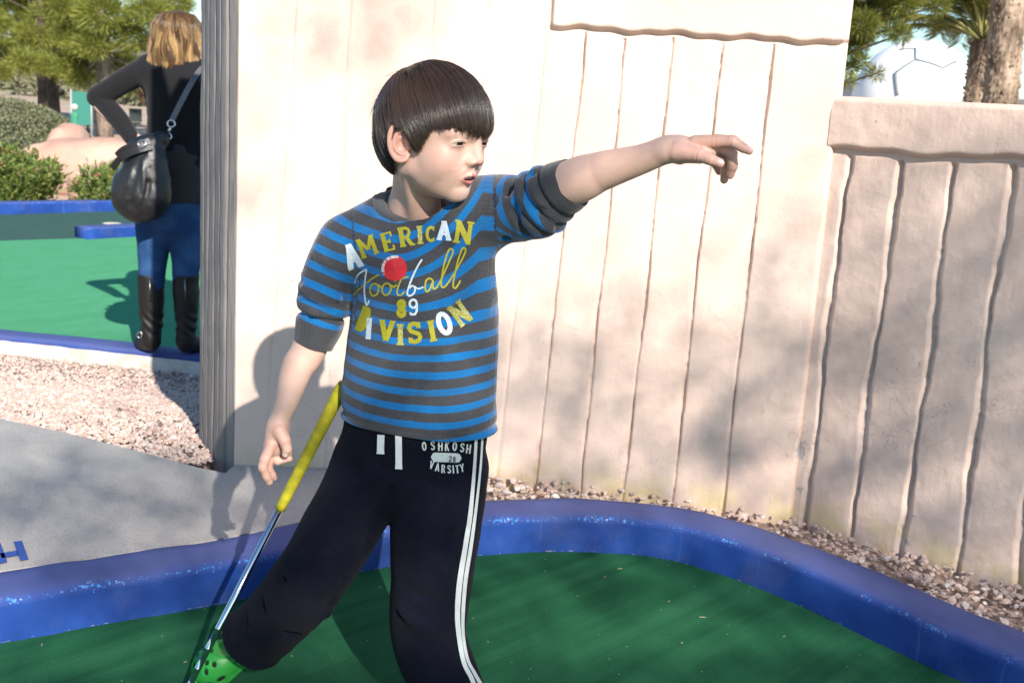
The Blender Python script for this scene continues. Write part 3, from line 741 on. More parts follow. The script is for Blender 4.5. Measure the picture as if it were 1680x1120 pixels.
# ---------------------------------------------------------------- green screen, seat and the far figure
s0, s1 = P(119, 215, 26.), P(150, 215, 26.)
sc = empty('windscreen', (s0[0], 26, -.42)); tag(sc, 'tall green fabric screen standing behind the pine trunk', 'screen')
mb = MB(); mb.box((s0[0], 26, -.1), (s1[0], 26.05, .62)); mb.build('fabric', simple('green_fabric', (.03, .17, .13), .8), sc)
for x in (s0[0]-.03, s1[0]): mesh_obj('post', *tube([(x, 26.02, -.42), (x, 26.02, .66)], [.025, .025], 8), simple('screen_post', (.3, .3, .3), .5), sc, True)
for nm, (xa, xb), D, lab in (('park_bench', (150, 168), 27.5, 'dark park seat left of the light barked trunk'), ('park_bench', (212, 232), 27.5, 'dark park seat seen under the woman\'s arm')):
    A = P(xa, 212, D); B = P(xb, 212, D); t = empty(nm, ((A[0]+B[0])/2, D, -.42)); tag(t, lab, 'bench', 'seats in the park'); k_ = simple('dark_slats', (.02, .03, .03), .6)
    mb = MB(); mb.box((A[0], D, -.02), (B[0], D+.04, .28)); mb.build('backrest', k_, t); mb = MB(); mb.box((A[0], D-.4, -.06), (B[0], D-.02, -.03)); mb.build('seat', k_, t)
    for x in (A[0]+.02, B[0]-.06):
        mb = MB(); mb.box((x, D-.35, -.42), (x+.04, D-.31, -.064)); mb.build('leg', k_, t)
gl = P(162, 209, 24.); gr_ = P(330, 209, 24.)
mb = MB(); mb.box((gl[0]-.6, 22.5, -.44), (gr_[0]+1, 26.5, -.405)); o = mb.build('lawn', m_carpet('lawn_grass', (.03, .09, .02), (.05, .13, .03), (.05, .13, .03), .1)); tag(o, kind='structure')
fb_ = P(124, 212, 24.); fz = -.405
def fig(p):
    c = np.array([fb_[0], 24., fz]); s = .62
    d = econe(p, c+np.array([-.04, 0, .48])*s, c+np.array([-.03, 0, .92])*s, .11*s, .13*s, (0, 1, 0), 1.3)
    d = smin(d, ball(p, c+np.array([-.02, 0, 1.2])*s, .10*s), .02)
    d = smin(d, cone(p, c+np.array([-.02, 0, .95])*s, c+np.array([.06, 0, .62])*s, .05*s, .035*s), .02)
    for k in (-1, 1): d = smin(d, limb(p, [c+np.array([.0, .07*k, .45])*s, c+np.array([.10, .07*k, .38])*s, c+np.array([.12, .07*k, .06])*s, c+np.array([.2, .07*k, .03])*s], [.075*s, .065*s, .04*s, .035*s], 3), .02)
    return d
V, Q = nets(fig, [fb_[0]-.3, 23.75, fz-.02], [fb_[0]+.3, 24.25, fz+.9], .022)
per = empty('person', (fb_[0], 24., fz)); tag(per, 'small distant figure in a green top and pale trousers before the green screen', 'person')
t = NT('far_figure', rough=.8); z_ = t.n('ShaderNodeSeparateXYZ', {0: t.pos()}).outputs[2]
c = t.mix(t.ramp(z_, fz+.28, fz+.30), (.62, .60, .56), (.04, .22, .13)); c = t.mix(t.ramp(z_, fz+.655, fz+.665), c, (.62, .50, .42)); c = t.mix(t.ramp(z_, fz+.75, fz+.76), c, (.7, .68, .64)); t.set('color', c)
mesh_obj('body', V, Q, t.m, per, True)
# ================================================================== BACKGROUND on the right, over the low wall
# palms
M_PALMT = m_bark('palm_trunk', (.10, .07, .05), (.40, .30, .22), 9); M_FROND = m_leaf('palm_fronds', [(.13, .16, .03), (.22, .25, .05), (.34, .34, .08), (.40, .38, .13)], .25)
def palm(px, D, rpx, ptop, lab, seed, nf, fl_, lean=0.):
    b_ = np.array([P(px, 165, D)[0]-.02, D, -.42]); tp = P(px+lean, ptop, D); r = np.random.default_rng(seed); R_ = rpx/1900*D
    t = empty('palm_tree', b_); tag(t, lab, 'palm tree', 'palm trees behind the low wall')
    n_, m_ = 90, 30; V = []; F = []
    for i in range(n_+1):
        c = b_+(tp-b_)*i/n_
        for k in range(m_):
            a = 2*pi*k/m_; dd = .10*((i*1.0+(k*7 % 5)*.37) % 1.6)/1.6+.10*r.random(); V.append(c+np.array([cos(a), sin(a), 0])*R_*(.9+dd)+[0, 0, r.uniform(-.01, .01)])
    F = [[i*m_+k, i*m_+(k+1) % m_, (i+1)*m_+(k+1) % m_, (i+1)*m_+k] for i in range(n_) for k in range(m_)]
    mesh_obj('trunk', V, F, M_PALMT, t, False)
    # stubs of cut leaf bases
    n_ = 700; a = r.uniform(0, 2*pi, n_); s = r.random(n_); c = b_+(tp-b_)*s[:, None]+np.stack([np.cos(a), np.sin(a), 0*a], 1)*R_*.95
    V, F, rn = leaves(c, np.full(n_, .05), .35, seed+4, np.stack([np.cos(a), np.sin(a), np.full(n_, 1.6)], 1)*1.6); tag(mesh_obj('leaf_stubs', V, F, M_PALMT, t, False, dict(rnd=rn)), kind='stuff')
    C_ = []; B_ = []; mb = MB()
    for k in range(nf):
        a = r.uniform(0, 2*pi); el_ = r.uniform(.35, 1.45); L = fl_*r.uniform(.8, 1.1); d0 = np.array([cos(a)*cos(el_), sin(a)*cos(el_), sin(el_)])
        pts = [tp+d0*L*s+np.array([0, 0, -1.])*L*.42*s**2.2 for s in np.linspace(0, 1, 10)]
        V, F = tube(pts, np.linspace(.022, .004, 10), 5); mb.add(V, F)
        pts = np.array(pts); 
        s = r.uniform(.22, 1, 420); idx = s*9; i0 = np.minimum(idx.astype(int), 8); p = pts[i0]+(pts[i0+1]-pts[i0])*(idx-i0)[:, None]; T = pts[i0+1]-pts[i0]; T /= np.linalg.norm(T, axis=1)[:, None]
        sd = np.cross(T, [0, 0, 1.]); sd /= np.linalg.norm(sd, axis=1)[:, None]+1e-6; sg = np.where(r.random(420) < .5, 1, -1)[:, None]
        C_.append(p); B_.append((T*.8+sd*sg*1.0+np.array([0, 0, -.35]))*5)
    mb.build('frond_stems', simple('frond_stem', (.30, .28, .10), .7), t, True)
    V, F, rn = leaves(np.concatenate(C_), np.full(sum(map(len, C_)), .24), .018, seed+5, np.concatenate(B_)); mesh_obj('fronds', V, F, M_FROND, t, False, dict(rnd=rn)); return t
palm(1607, 13.5, 17, 66, 'shorter palm with a thin pale trunk and low fronds', 41, 44, 1.9, 4)
palm(1661, 12.6, 26, -140, 'taller palm with a thick shaggy trunk at the right edge', 42, 26, 2.2, 6)
# feathery pine branches hanging beside the tall wall
cs = []; rs = []
for x, y, ra in ((1385, 20, 34), (1415, 40, 26), (1400, 75, 22), (1440, 15, 30), (1480, 5, 28), (1420, 62, 15), (1395, 112, 12), (1437, 121, 10), (1478, 58, 14), (1390, 132, 9), (1462, 48, 12), (1520, -10, 26), (1360, 60, 30), (1350, 0, 40), (1400, -40, 44), (1470, -40, 40), (1412, 100, 12), (1540, 10, 14)):
    cs.append(P(x, y, 9.5+.35*sin(x*.7))); rs.append(ra/1900*9.5)
M_PINE2 = m_leaf('near_pine_needles', [(.09, .12, .02), (.18, .21, .035), (.28, .29, .05), (.36, .35, .08)], .4)
tree('pine_tree', np.array([P(1250, 165, 9.8)[0], 9.8, -.42]), 3.4, .11, cs, rs, 'pine with feathery branches hanging beside the tall wall', 'pines behind the walls', M_PINE2, M_DARKBARK, 90000, .09, .030, 51)
# soccer ball dome
DD = 62.; dc = P(1500, 168, DD); DR = 98/1900*DD
t = empty('ball_dome', (dc[0], DD, -.42)); tag(t, 'white round dome marked with grey ball panel seams behind the low wall', 'dome')
bm = bmesh.new(); bmesh.ops.create_icosphere(bm, subdivisions=4, radius=DR); V = np.array([v.co[:] for v in bm.verts]); F = [[v.index for v in f.verts] for f in bm.faces]; bm.free()
V[:, 2] = np.maximum(V[:, 2], -(dc[2]+.42)); mesh_obj('shell', V+dc, F, simple('white_dome_skin', (.80, .80, .80), .5), t, True)
seam_m = simple('dome_seam', (.16, .19, .20), .6)
def seam(pts, w):
    mb = MB(); out = []
    for (x, y) in pts:
        d = ray(x, y); d = d/np.linalg.norm(d); oc = CC-dc; b_ = oc @ d; k = b_*b_-(oc @ oc-(DR*1.004)**2); s = -b_-sqrt(max(k, 0)); out.append(CC+d*s)
    o2 = []
    for A, B in zip(out[:-1], out[1:]):
        for s in np.linspace(0, 1, 6, endpoint=False): q = A+(B-A)*s-dc; o2.append(dc+q/np.linalg.norm(q)*DR*1.004)
    o2.append(out[-1]); V, F = tube(o2, w, 6); mb.add(V, F); return mb.build('panel_seam', seam_m, t, True)
seam([(1502, 80), (1502, 98), (1469, 120)], .07); seam([(1502, 98), (1547, 112), (1569, 101)], .07); seam([(1469, 120), (1473, 157)], .10); seam([(1502, 80), (1475, 82)], .05)
# low grey building and mountains
g0, g1 = P(1404, 128, 85.), P(1433, 128, 85.)
t = empty('park_building', (g0[0], 85, -.42)); tag(t, 'low grey building left of the white dome', 'building')
mb = MB(); mb.box((g0[0], 85, -.42), (g1[0]+3, 88, g0[2]-.3)); mb.build('walls', simple('grey_render', (.45, .44, .43), .8), t)
mb = MB(); mb.add([(g0[0]-.3, 84.7, g0[2]-.3), (g1[0]+3.3, 84.7, g0[2]-.3), (g1[0]+3.3, 88.3, g0[2]-.3), (g0[0]-.3, 88.3, g0[2]-.3), (g0[0]+1, 86.5, g0[2]+.5), (g1[0]+2.5, 86.5, g0[2]+.5)], [[0, 1, 5, 4], [1, 2, 5], [2, 3, 4, 5], [3, 0, 4], [3, 2, 1, 0]]); mb.build('roof', simple('pale_roof', (.6, .6, .6), .7), t)
r = np.random.default_rng(9); n_ = 260; an = np.linspace(-.75, .85, n_); V = []; F = []
hh = 105+60*np.sin(an*7+1)+35*np.sin(an*17)+18*vnoise(np.stack([an*40, an*0, an*0], 1), 1, 3)+9*vnoise(np.stack([an*130, an*0, an*0], 1), 1, 5)
for j, f_ in enumerate(np.linspace(0, 1, 14)):
    for k in range(n_): R_ = 3400-1100*(1-f_)*1.; q = vnoise(np.array([[an[k]*60, f_*6, 0]]), 1, 8)[0]*22*sin(pi*f_); V.append((sin(an[k])*R_, cos(an[k])*R_, -2+max(hh[k], 30)*f_**1.3+q))
for j in range(13):
    for k in range(n_-1): F.append([j*n_+k, j*n_+k+1, (j+1)*n_+k+1, (j+1)*n_+k])
o = mesh_obj('mountains', V, F, simple('mountain_rock', (.22, .18, .16), .95), None, True); tag(o, kind='structure')
# ================================================================== the tree whose shade dapples the scene (stands behind the viewer)
ta = np.array([cos(SUN_AZ), sin(SUN_AZ), 0]); tb_ = np.array([-sin(SUN_AZ)*sin(SUN_EL), cos(SUN_AZ)*sin(SUN_EL), cos(SUN_EL)])
def uv(p): p = np.asarray(p); return p @ ta, p @ tb_
N = 240000; r = np.random.default_rng(77); U = r.uniform(-3.2, 3.4, N); Vv = r.uniform(-1.2, 2.9, N)
def cover(U, Vv):
    q = np.stack([U, Vv, 0*U], 1); n1 = vnoise(q, 2.9, 61)+.7*vnoise(q, 6.3, 62)
    edge = SH_TOP(U)
    env = 1/(1+np.exp((Vv-edge-.16*vnoise(q, 2.6, 63))/.065))
    low_ = np.clip((1.35-Vv)/.25, 0, 1)*np.clip((U-.75)/.3, 0, 1); 
    gap = 1-.97*np.exp(-((U-1.03)/.34)**2-((Vv-.95)/.17)**2)-.8*np.exp(-((U-.98)/.16)**2-((Vv-1.24)/.05)**2)
    wisp = (.22+1.3*np.clip(n1-.05, 0, 1))*np.clip((1.0-U)/.25, 0, 1)*np.clip((U-.12)/.12, 0, 1)*(Vv > 1.6)
    return np.clip(SH_D*(1-.25*low_)*(1+(.7+.4*low_)*n1), .02, 4.5)*env*gap+wisp
SH_TOP = lambda U: np.interp(U, [-3, -.5, 0, .25, .5, .9, 1.2, 1.5, 1.9, 2.3, 3], [1.75, 1.68, 1.60, 1.68, 1.75, 1.75, 1.72, 1.76, 1.84, 1.93, 2.0])
SH_D = 2.3
LEAF_A = .085*.085*.11*.55
dens = cover(U, Vv)/LEAF_A*.5/(N/(6.6*4.1)); k_ = r.random(N) < dens/max(dens.max(), 1e-9)*min(dens.max(), 1.)
U, Vv = U[k_], Vv[k_]; tt_ = r.uniform(6.8, 8.6, len(U)); C_ = U[:, None]*ta+Vv[:, None]*tb_+tt_[:, None]*SUN
V, F, rn = leaves(C_, np.full(len(C_), .085), .11, 78)
tb0 = empty('pine_tree', (8.6, -6.0, -.1)); tag(tb0, 'shade pine standing behind the viewer', 'tree')
mesh_obj('crown', V, F, M_PINE, tb0, False, dict(rnd=rn))
mb = MB(); V, F = tube(catmull([(8.6, -6.0, -.1), (8.5, -6.0, 2.5), (8.3, -5.9, 5.), (7.8, -5.7, 7.)], 6), np.linspace(.2, .06, 19), 12); mb.add(V, F)
for k in range(16):
    e = C_[r.integers(len(C_))]; V, F = tube(catmull([(8.4, -6., 3.2+.15*k), (np.array([8.4, -6., 3.2+.15*k])+e)/2+[0, 0, .2], e], 5), np.linspace(.03, .005, 11), 6); mb.add(V, F)
mb.build('trunk', M_DARKBARK, tb0, True)

# ================================================================== THE BOY
def J(x, y, D): return P(x, y, D)
def rotm(yaw, pitch, roll=0):
    """columns = forward, left, up of a body part; yaw 0 faces the camera, + turns to the picture's right"""
    F = np.array([sin(yaw), -cos(yaw), 0.]); L = np.array([cos(yaw), sin(yaw), 0.]); U = np.array([0, 0, 1.])
    F, U = F*cos(pitch)-U*sin(pitch), U*cos(pitch)+F*sin(pitch)
    L, U = L*cos(roll)+U*sin(roll), U*cos(roll)-L*sin(roll)
    return np.stack([F, L, U], 1)
HO = J(713, 237, 1.80); HR = rotm(radians(57), radians(0), radians(0))
def _g(z): u = np.clip((.02-z)/.05, 0, 1); return u*u*(3-2*u)+.85*np.clip((-.045-z)/.045, 0, 1)
def _f(z): return np.clip((.075-z)/.06, 0, 1)*.09
def hl(p):
    q = (p-HO) @ HR; xw = q[:, 0].copy(); zw = q[:, 2].copy(); z1 = zw
    xp = np.maximum(xw, 0)
    for _ in range(3): z1 = zw-_f(np.where(z1 < 0, z1/.88, z1))*xp
    zt = np.where(z1 < 0, z1/.88, z1); q[:, 2] = zt; q[:, 0] = np.where(xw > 0, xw*(1+.14*_g(zt)), xw); return q
def hw(q):
    q = np.array(q, float); z = q[..., 2].copy(); x = q[..., 0]; x = np.where(x > 0, x/(1+.14*_g(z)), x); q[..., 0] = x
    q[..., 2] = np.where(z < 0, z*.88, z)+_f(z)*np.maximum(x, 0); return q @ HR.T + HO
def sub(a, b, k): return smax(a, -b, k)
EARF = radians(24)
EO = np.array([-.006, -.0690, -.001])
_ew = np.array([sin(-EARF)*-1*-1, -cos(EARF), 0]); _ew = np.array([sin(EARF)*1., -cos(EARF), 0])   # outward normal, turned forward
_eu = np.array([cos(EARF), sin(EARF)*1., 0]); _ev = np.array([0, 0, 1.])
_ti = radians(-8); _eu, _ev = _eu*cos(_ti)+_ev*sin(_ti), _ev*cos(_ti)-_eu*sin(_ti)
ER = np.stack([_eu, _ev, _ew], 1)
EYE = np.array([.0655, .0305, .0]); ER_ = .0125
def ear_sdf(q):
    e = (q-EO) @ ER; e[:, 0] = e[:, 0]/1.16
    out = [(.009, .006, -.002), (.013, .018, .001), (.009, .028, .003), (-.002, .032, .005), (-.012, .028, .006), (-.0175, .016, .007), (-.0175, .002, .007), (-.014, -.012, .006), (-.008, -.022, .004), (-.001, -.027, .003), (.006, -.024, .001), (.009, -.014, -.002)]
    rs = [.0022, .0030, .0034, .0034, .0034, .0033, .0030, .0029, .0036, .0046, .0038, .003]
    d = ell(e, (-.004, .003, 0), (.0145, .0285, .0045))
    d = sub(d, ell(e, (-.0005, -.003, .006), (.0085, .0125, .0085)), .003)
    d = sub(d, ell(e, (.002, .018, .005), (.007, .009, .005)), .003)
    near = d < .03
    if near.any():
        c_ = np.full(len(d), 1.); c_[near] = limb(e[near], out, rs, 3); d = smin(d, c_, .0022)
    anti = [(.001, .023, .003), (-.009, .014, .0045), (-.0115, .002, .0045), (-.008, -.010, .004), (-.001, -.016, .003)]
    if near.any(): c_[near] = limb(e[near], anti, [.0018, .0026, .0026, .0024, .002], 3); d = smin(d, c_, .002)
    d = smin(d, ball(e, (.0095, -.003, .002), .0042), .003)
    return d
def head_sdf(q):
    a = q.copy(); a[:, 1] = np.abs(a[:, 1])
    d = ell(q, (-.006, 0, .032), (.087, .0700, .080))
    d = smin(d, ell(q, (-.03, 0, -.004), (.055, .056, .050)), .02)
    d = smin(d, ell(q, (.030, 0, .032), (.0525, .058, .056)), .02)
    d = smin(d, ell(q, (.020, 0, -.026), (.0575, .0545, .062)), .02)
    d = smin(d, ell(a, (.0430, .0340, -.028), (.031, .0225, .028)), .016)
    d = smin(d, ell(a, (.026, .041, -.042), (.026, .013, .024)), .018)
    d = smin(d, ell(q, (.050, 0, -.053), (.0325, .034, .030)), .020)
    d = smin(d, cone(a, (-.002, .0445, -.040), (.056, .008, -.083), .0145, .0130), .016)
    d = smin(d, ell(q, (.062, 0, -.085), (.0165, .018, .0145)), .010)
    d = smin(d, ell(q, (.020, 0, -.062), (.042, .038, .026)), .02)
    # eyes
    d = sub(d, ell(a, (.099, .0355, .0015), (.0215, .020, .0125)), .014)
    d = smin(d, cone(a, (.0770, .013, .0150), (.0640, .044, .0145), .0045, .004), .016)
    lid = ball(a, EYE, ER_+.0015)
    open_ = ell(a, EYE+np.array([.0095, .0020, -.0006]), (.0125, .0118, .0027))
    d = smin(d, lid, .005)
    d = sub(d, open_, .0006)
    # crease of the squinting lids
    d = d+.0011*np.exp(-(seg(a, (.0800, .021, .0060), (.0715, .043, .0062))/.0022)**2)
    d = d+.0010*np.exp(-(seg(a, (.0820, .018, -.0070), (.0735, .042, -.0095))/.0028)**2)
    # nose
    d = smin(d, ell(q, (.0735, 0, -.024), (.0165, .0165, .0190)), .010)
    n = cone(q, (.0790, 0, .007), (.0955, 0, -.0245), .0056, .0072)
    n = smin(n, ball(q, (.0972, 0, -.0285), .0077), .004)
    n = smin(n, ell(a, (.0900, .0098, -.0315), (.0085, .0056, .0056)), .004)
    d = smin(d, n, .0125)
    d = sub(d, ell(a, (.0945, .0058, -.0385), (.0052, .0030, .0040)), .0015)
    d = d+.0008*np.exp(-(seg(a, (.083, .0165, -.036), (.0740, .0235, -.047))/.0035)**2)
    # mouth
    d = d+.0009*np.exp(-(((a-np.array([.079, .019, -.0605]))/np.array([.006, .0045, .0050]))**2).sum(1))
    d = smin(d, smin(cone(a, (.0850, .0030, -.0540), (.0770, .0165, -.0585), .0034, .0016), cone(a, (.0852, 0, -.0545), (.0850, .003, -.0540), .0032, .0034), .003), .0055)
    d = smin(d, cone(a, (.0832, 0, -.0660), (.0765, .0155, -.0610), .0042, .0018), .0050)
    d = sub(d, ell(a, (.0880, -.0, -.0602), (.013, .0140, .0028)), .0022)
    d = d+.0010*np.exp(-(seg(q, (.0865, 0, -.042), (.0885, 0, -.049))/.0028)**2)
    d = d+.0016*np.exp(-(seg(a, (.0790, 0, -.0755), (.0745, .012, -.0740))/.0045)**2)
    d = smin(d, ear_sdf(q*np.array([1, 1, 1]) if True else q), .0035)
    e2 = q*np.array([1, -1, 1]); d = smin(d, ear_sdf(e2), .0035)
    return d
NB = J(678, 352, 1.865)
def neck_sdf(p):
    a = hw((-.026, 0, -.035)); b = NB
    d = cone(p, a, b, .041, .0365)
    d = smin(d, cone(p, b, b+np.array([0, 0, -.06]), .0365, .05), .03)
    # muscle from behind the ear to the collarbone, windpipe
    d = smin(d, cone(p, hw((-.018, -.045, -.045)), NB+np.array([.012, -.040, -.010]), .010, .009), .016)
    return d
def skin_head(p): return smin(head_sdf(hl(p)), neck_sdf(p), .014)
def j_dirs(): pass
# ---- left arm (pointing to the picture's right)
LS, LE, LW = J(800, 352, 1.84), J(930, 303, 1.735), J(1093, 246, 1.665)
def fing(p, pts, rs):
    d = chain(p, pts, rs, .0022)
    for i in range(1, len(pts)-1):
        ax = pts[i+1]-pts[i-1]; ax = ax/np.linalg.norm(ax); v = p-pts[i]; al = v @ ax; rr = np.sqrt((v*v).sum(1))
        k = rr < .016; b = np.zeros(len(p)); b[k] = .0004*np.exp(-(al[k]/.0013)**2)-.00015*np.exp(-((np.abs(al[k])-.0035)/.0018)**2); d = d+b
    return d
LH = dict(
    index=([J(1140, 233, 1.652), J(1177, 231.5, 1.640), J(1202, 232, 1.628), J(1218, 242, 1.622), J(1229, 247.5, 1.618)], [.0095, .0092, .0082, .0067, .0056]),
    middle=([J(1140, 238, 1.662), J(1180, 239, 1.655), J(1200, 252, 1.648), J(1202, 272, 1.650), J(1198, 287, 1.655)], [.0095, .0092, .0082, .0072, .0060]),
    ring=([J(1138, 243, 1.674), J(1172, 249, 1.670), J(1188, 264, 1.664), J(1190, 282, 1.667), J(1188, 295, 1.672)], [.0095, .0088, .0078, .0068, .0058]),
    little=([J(1134, 247, 1.684), J(1160, 256, 1.684), J(1174, 268, 1.680), J(1180, 281, 1.684)], [.0085, .0076, .0066, .0056]),
    thumb=([J(1112, 249, 1.648), J(1148, 255, 1.628), J(1166, 262, 1.616), J(1181, 268, 1.609)], [.0135, .0098, .0080, .0064]))
def arm_left(p):
    mid = LE+(LW-LE)*.34+np.array([0, 0, .002]); mid2 = LE+(LW-LE)*.75+np.array([0, 0, -.001])
    d = limb(p, [LS, LE, mid, mid2, LW, J(1112, 244, 1.662)], [.022, .0340, .0290, .0215, .0195, .0190], 13)
    # palm
    pa, pb = J(1100, 246, 1.663), J(1158, 243, 1.660)
    d = smin(d, econe(p, pa, pb, .0195, .0195, (0, -.25, 1), 1.35), .012)
    d = smin(d, cone(p, J(1118, 253, 1.650), J(1148, 256, 1.640), .0125, .0110), .008)
    d = smin(d, ball(p, J(1116, 260, 1.664), .0085), .006)
    fs = None
    for k in ('index', 'middle', 'ring', 'little'):
        f = fing(p, *LH[k]); d = smin(d, f, .0035)
    d = smin(d, fing(p, *LH['thumb']), .0045)
    d = d+.0009*np.exp(-(seg(p, J(1101, 225, 1.645), J(1106, 262, 1.645))/.0022)**2)
    d = d+.0012*np.exp(-(seg(p, J(1147, 243, 1.640), J(1155, 250, 1.630))/.0025)**2)
    return d
# ---- right arm (hanging)
RS, RE, RW = J(562, 398, 1.86), J(512, 560, 1.862), J(457, 692, 1.828)
RH = dict(
    index=([J(446, 728, 1.815), J(435, 752, 1.808), J(431, 766, 1.806), J(437, 781, 1.812), J(442, 790, 1.818)], [.0095, .0085, .0078, .0068, .0058]),
    middle=([J(449, 728, 1.828), J(440, 756, 1.824), J(440, 768, 1.826), J(446, 778, 1.832), J(449, 783, 1.836)], [.0095, .0083, .0076, .0064, .0056]),
    ring=([J(454, 727, 1.834), J(449, 748, 1.828), J(455, 756, 1.824), J(475, 752, 1.826)], [.009, .0074, .0066, .0052]),
    little=([J(457, 724, 1.842), J(455, 742, 1.848), J(463, 750, 1.848), J(474, 744, 1.846)], [.0085, .0070, .0062, .0052]),
    thumb=([J(458, 706, 1.815), J(467, 722, 1.808), J(471, 736, 1.806), J(469, 744, 1.808)], [.0125, .0098, .0080, .0066]))
def arm_right(p):
    mid = RE+(RW-RE)*.35+np.array([-.006, 0, 0]); mid2 = RE+(RW-RE)*.78
    d = limb(p, [RS, RE, mid, mid2, RW, J(455, 706, 1.828)], [.030, .0290, .0262, .0190, .0158, .0165], 13)
    d = smin(d, econe(p, J(456, 702, 1.828), J(450, 730, 1.828), .0195, .0200, (1, -.7, 0), 1.25), .012)
    for k in ('index', 'middle', 'ring', 'little'): d = smin(d, fing(p, *RH[k]), .003)
    d = smin(d, fing(p, *RH['thumb']), .004)
    return d
def join_parts(parts):
    V = []; Q = []; o = 0
    for v, q in parts: V.append(v); Q.append(q+o); o += len(v)
    return np.concatenate(V), np.concatenate(Q)
def bbox(pts, m): pts = np.array(pts); return pts.min(0)-m, pts.max(0)+m
hv = nets(skin_head, HO+[-.125, -.115, -.20], HO+[.125, .115, .135], .0011)
la = nets(arm_left, *bbox([LS, LE, LW, *LH['index'][0], *LH['ring'][0], *LH['thumb'][0]], .05), .0014)
ra = nets(arm_right, *bbox([RS, RE, RW, *RH['index'][0], *RH['little'][0]], .045), .0014)
def wr(V, W, A, r_):
    ax = (W-A)/np.linalg.norm(W-A); return np.clip(1-((V-W) @ ax+.012)/.02, 0, 1)
la = (relax(*la, wr(la[0], LW, LE, 0), 14), la[1]); ra = (relax(*ra, wr(ra[0], RW, RE, 0), 14), ra[1])
trunk_p = nets(lambda p: smin(econe(p, NB+np.array([0, .0, -.08]), J(684, 690, 1.87), .085, .085, (-.25, -.97, 0), 1.5),
    smin(cone(p, RS, NB+np.array([0, 0, -.05]), .035, .05), cone(p, LS, NB+np.array([0, 0, -.05]), .025, .045), .03), .03), *bbox([RS, LS, NB, J(684, 690, 1.87)], .12), .006)
SV_, SQ_ = join_parts([hv, la, ra, trunk_p])
nh = len(hv[0])
q = hl(SV_); a = q.copy(); a[:, 1] = np.abs(a[:, 1])
ishead = np.zeros(len(SV_)); ishead[:nh] = 1
def g(c, s): return np.exp(-(((a-np.array(c))/np.array(s))**2).sum(1))*ishead
lipd = np.minimum(cone(a, (.0855, .0, -.0550), (.0775, .0160, -.0590), .0032, .0012), cone(a, (.0840, 0, -.0662), (.0765, .0150, -.0612), .0040, .0016))
lip = np.clip(1.5-lipd/.0019, 0, 1)*ishead*np.clip((a[:, 0]-.06)/.01, 0, 1)
blush = g((.055, .042, -.03), (.03, .022, .022))*.75+g((.1, 0, -.03), (.014, .014, .01))*.6
ear = np.clip(1-np.minimum(ear_sdf(q), ear_sdf(q*np.array([1, -1, 1])))/.003, 0, 1)*ishead*(np.abs(q[:, 1]) > .06)
dark = np.clip(1-ell(a, (.080, 0, -.0602), (.0125, .0138, .0022))/.0012, 0, 1)*ishead*(a[:, 0] < .0845)
lash = np.clip(1-np.abs(np.linalg.norm(a-EYE, axis=1)-(ER_+.0008))/.0012, 0, 1)*np.clip(1-np.abs(ell(a, EYE+np.array([.0095, .0022, .0002]), (.0125, .0135, .0036)))/.0014, 0, 1)*1.5*ishead*np.where(a[:, 2] > -.0006, 1, .35)
hand = np.zeros(len(SV_))
for H_ in (LH, RH):
    for k in H_:
        hand = np.maximum(hand, np.clip(1-(chain(SV_, H_[k][0], H_[k][1]))/.006, 0, 1)*(1-ishead)*.8)
def nailmask(H_, k, off, r=(.0052, .0052, .0052)):
    pts = H_[k][0]; ax = pts[-1]-pts[-2]; ax /= np.linalg.norm(ax)
    c = pts[-1]+_v(off)*H_[k][1][-1]+ax*.0005; d_ = SV_-c; al = d_ @ ax; pe = np.linalg.norm(d_-np.outer(al, ax), axis=1)
    return np.clip((1-np.maximum(np.abs(al)/.0052, pe/.0042))*6, 0, 1)
nail = nailmask(LH, 'thumb', (.1, -.8, .6))+nailmask(LH, 'middle', (.95, -.2, .1))+nailmask(LH, 'index', (.3, -.2, .9))+nailmask(RH, 'index', (-.7, -.7, 0))+nailmask(RH, 'thumb', (0, -1, .2))
nail = np.clip(nail, 0, 1)
def m_skin():
    t = NT('skin', rough=.48, spec=.4, sss=.25, ssss=.006, sssr=(1, .35, .2))
    t.b.subsurface_method = 'RANDOM_WALK'
    p = t.obj()
    c = t.mix(t.ramp(t.noise(24, p, 3), .35, .65), (.57, .365, .285), (.62, .41, .33))
    c = t.mix(t.math('MULTIPLY', t.attr('blush'), .55), c, (.66, .27, .20))
    c = t.mix(t.math('MULTIPLY', t.attr('lip'), .85), c, (.44, .12, .12))
    c = t.mix(t.attr('nail'), c, (.74, .52, .48))
    c = t.mix(t.math('MULTIPLY', t.attr('dark'), .95), c, (.03, .01, .008))
    c = t.mix(t.math('MULTIPLY', t.attr('lash'), .9), c, (.03, .018, .012))
    fre = t.noise(420, p, 2, .5); c = t.mix(t.ramp(fre, .7, .78, 0, .22), c, (.36, .18, .11))
    t.set('color', c)
    t.set('rough', t.ramp(t.attr('lip'), 0, 1, .5, .33))
    t.set('normal', t.bump(t.math('ADD', t.noise(900, p, 2), t.math('MULTIPLY', t.noise(260, p, 3), .6)), .12, .0015)); return t.m
boy = empty('person', J(700, 1180, 1.86)*np.array([1, 1, 0])); tag(boy, 'boy in blue and grey striped shirt and dark track pants pointing with outstretched arm', 'person')
body = mesh_obj('body', SV_, SQ_, m_skin(), boy, True, dict(lip=lip, blush=np.clip(blush+ear*.7+hand*.6, 0, 1), dark=dark, lash=lash, nail=nail*.9))
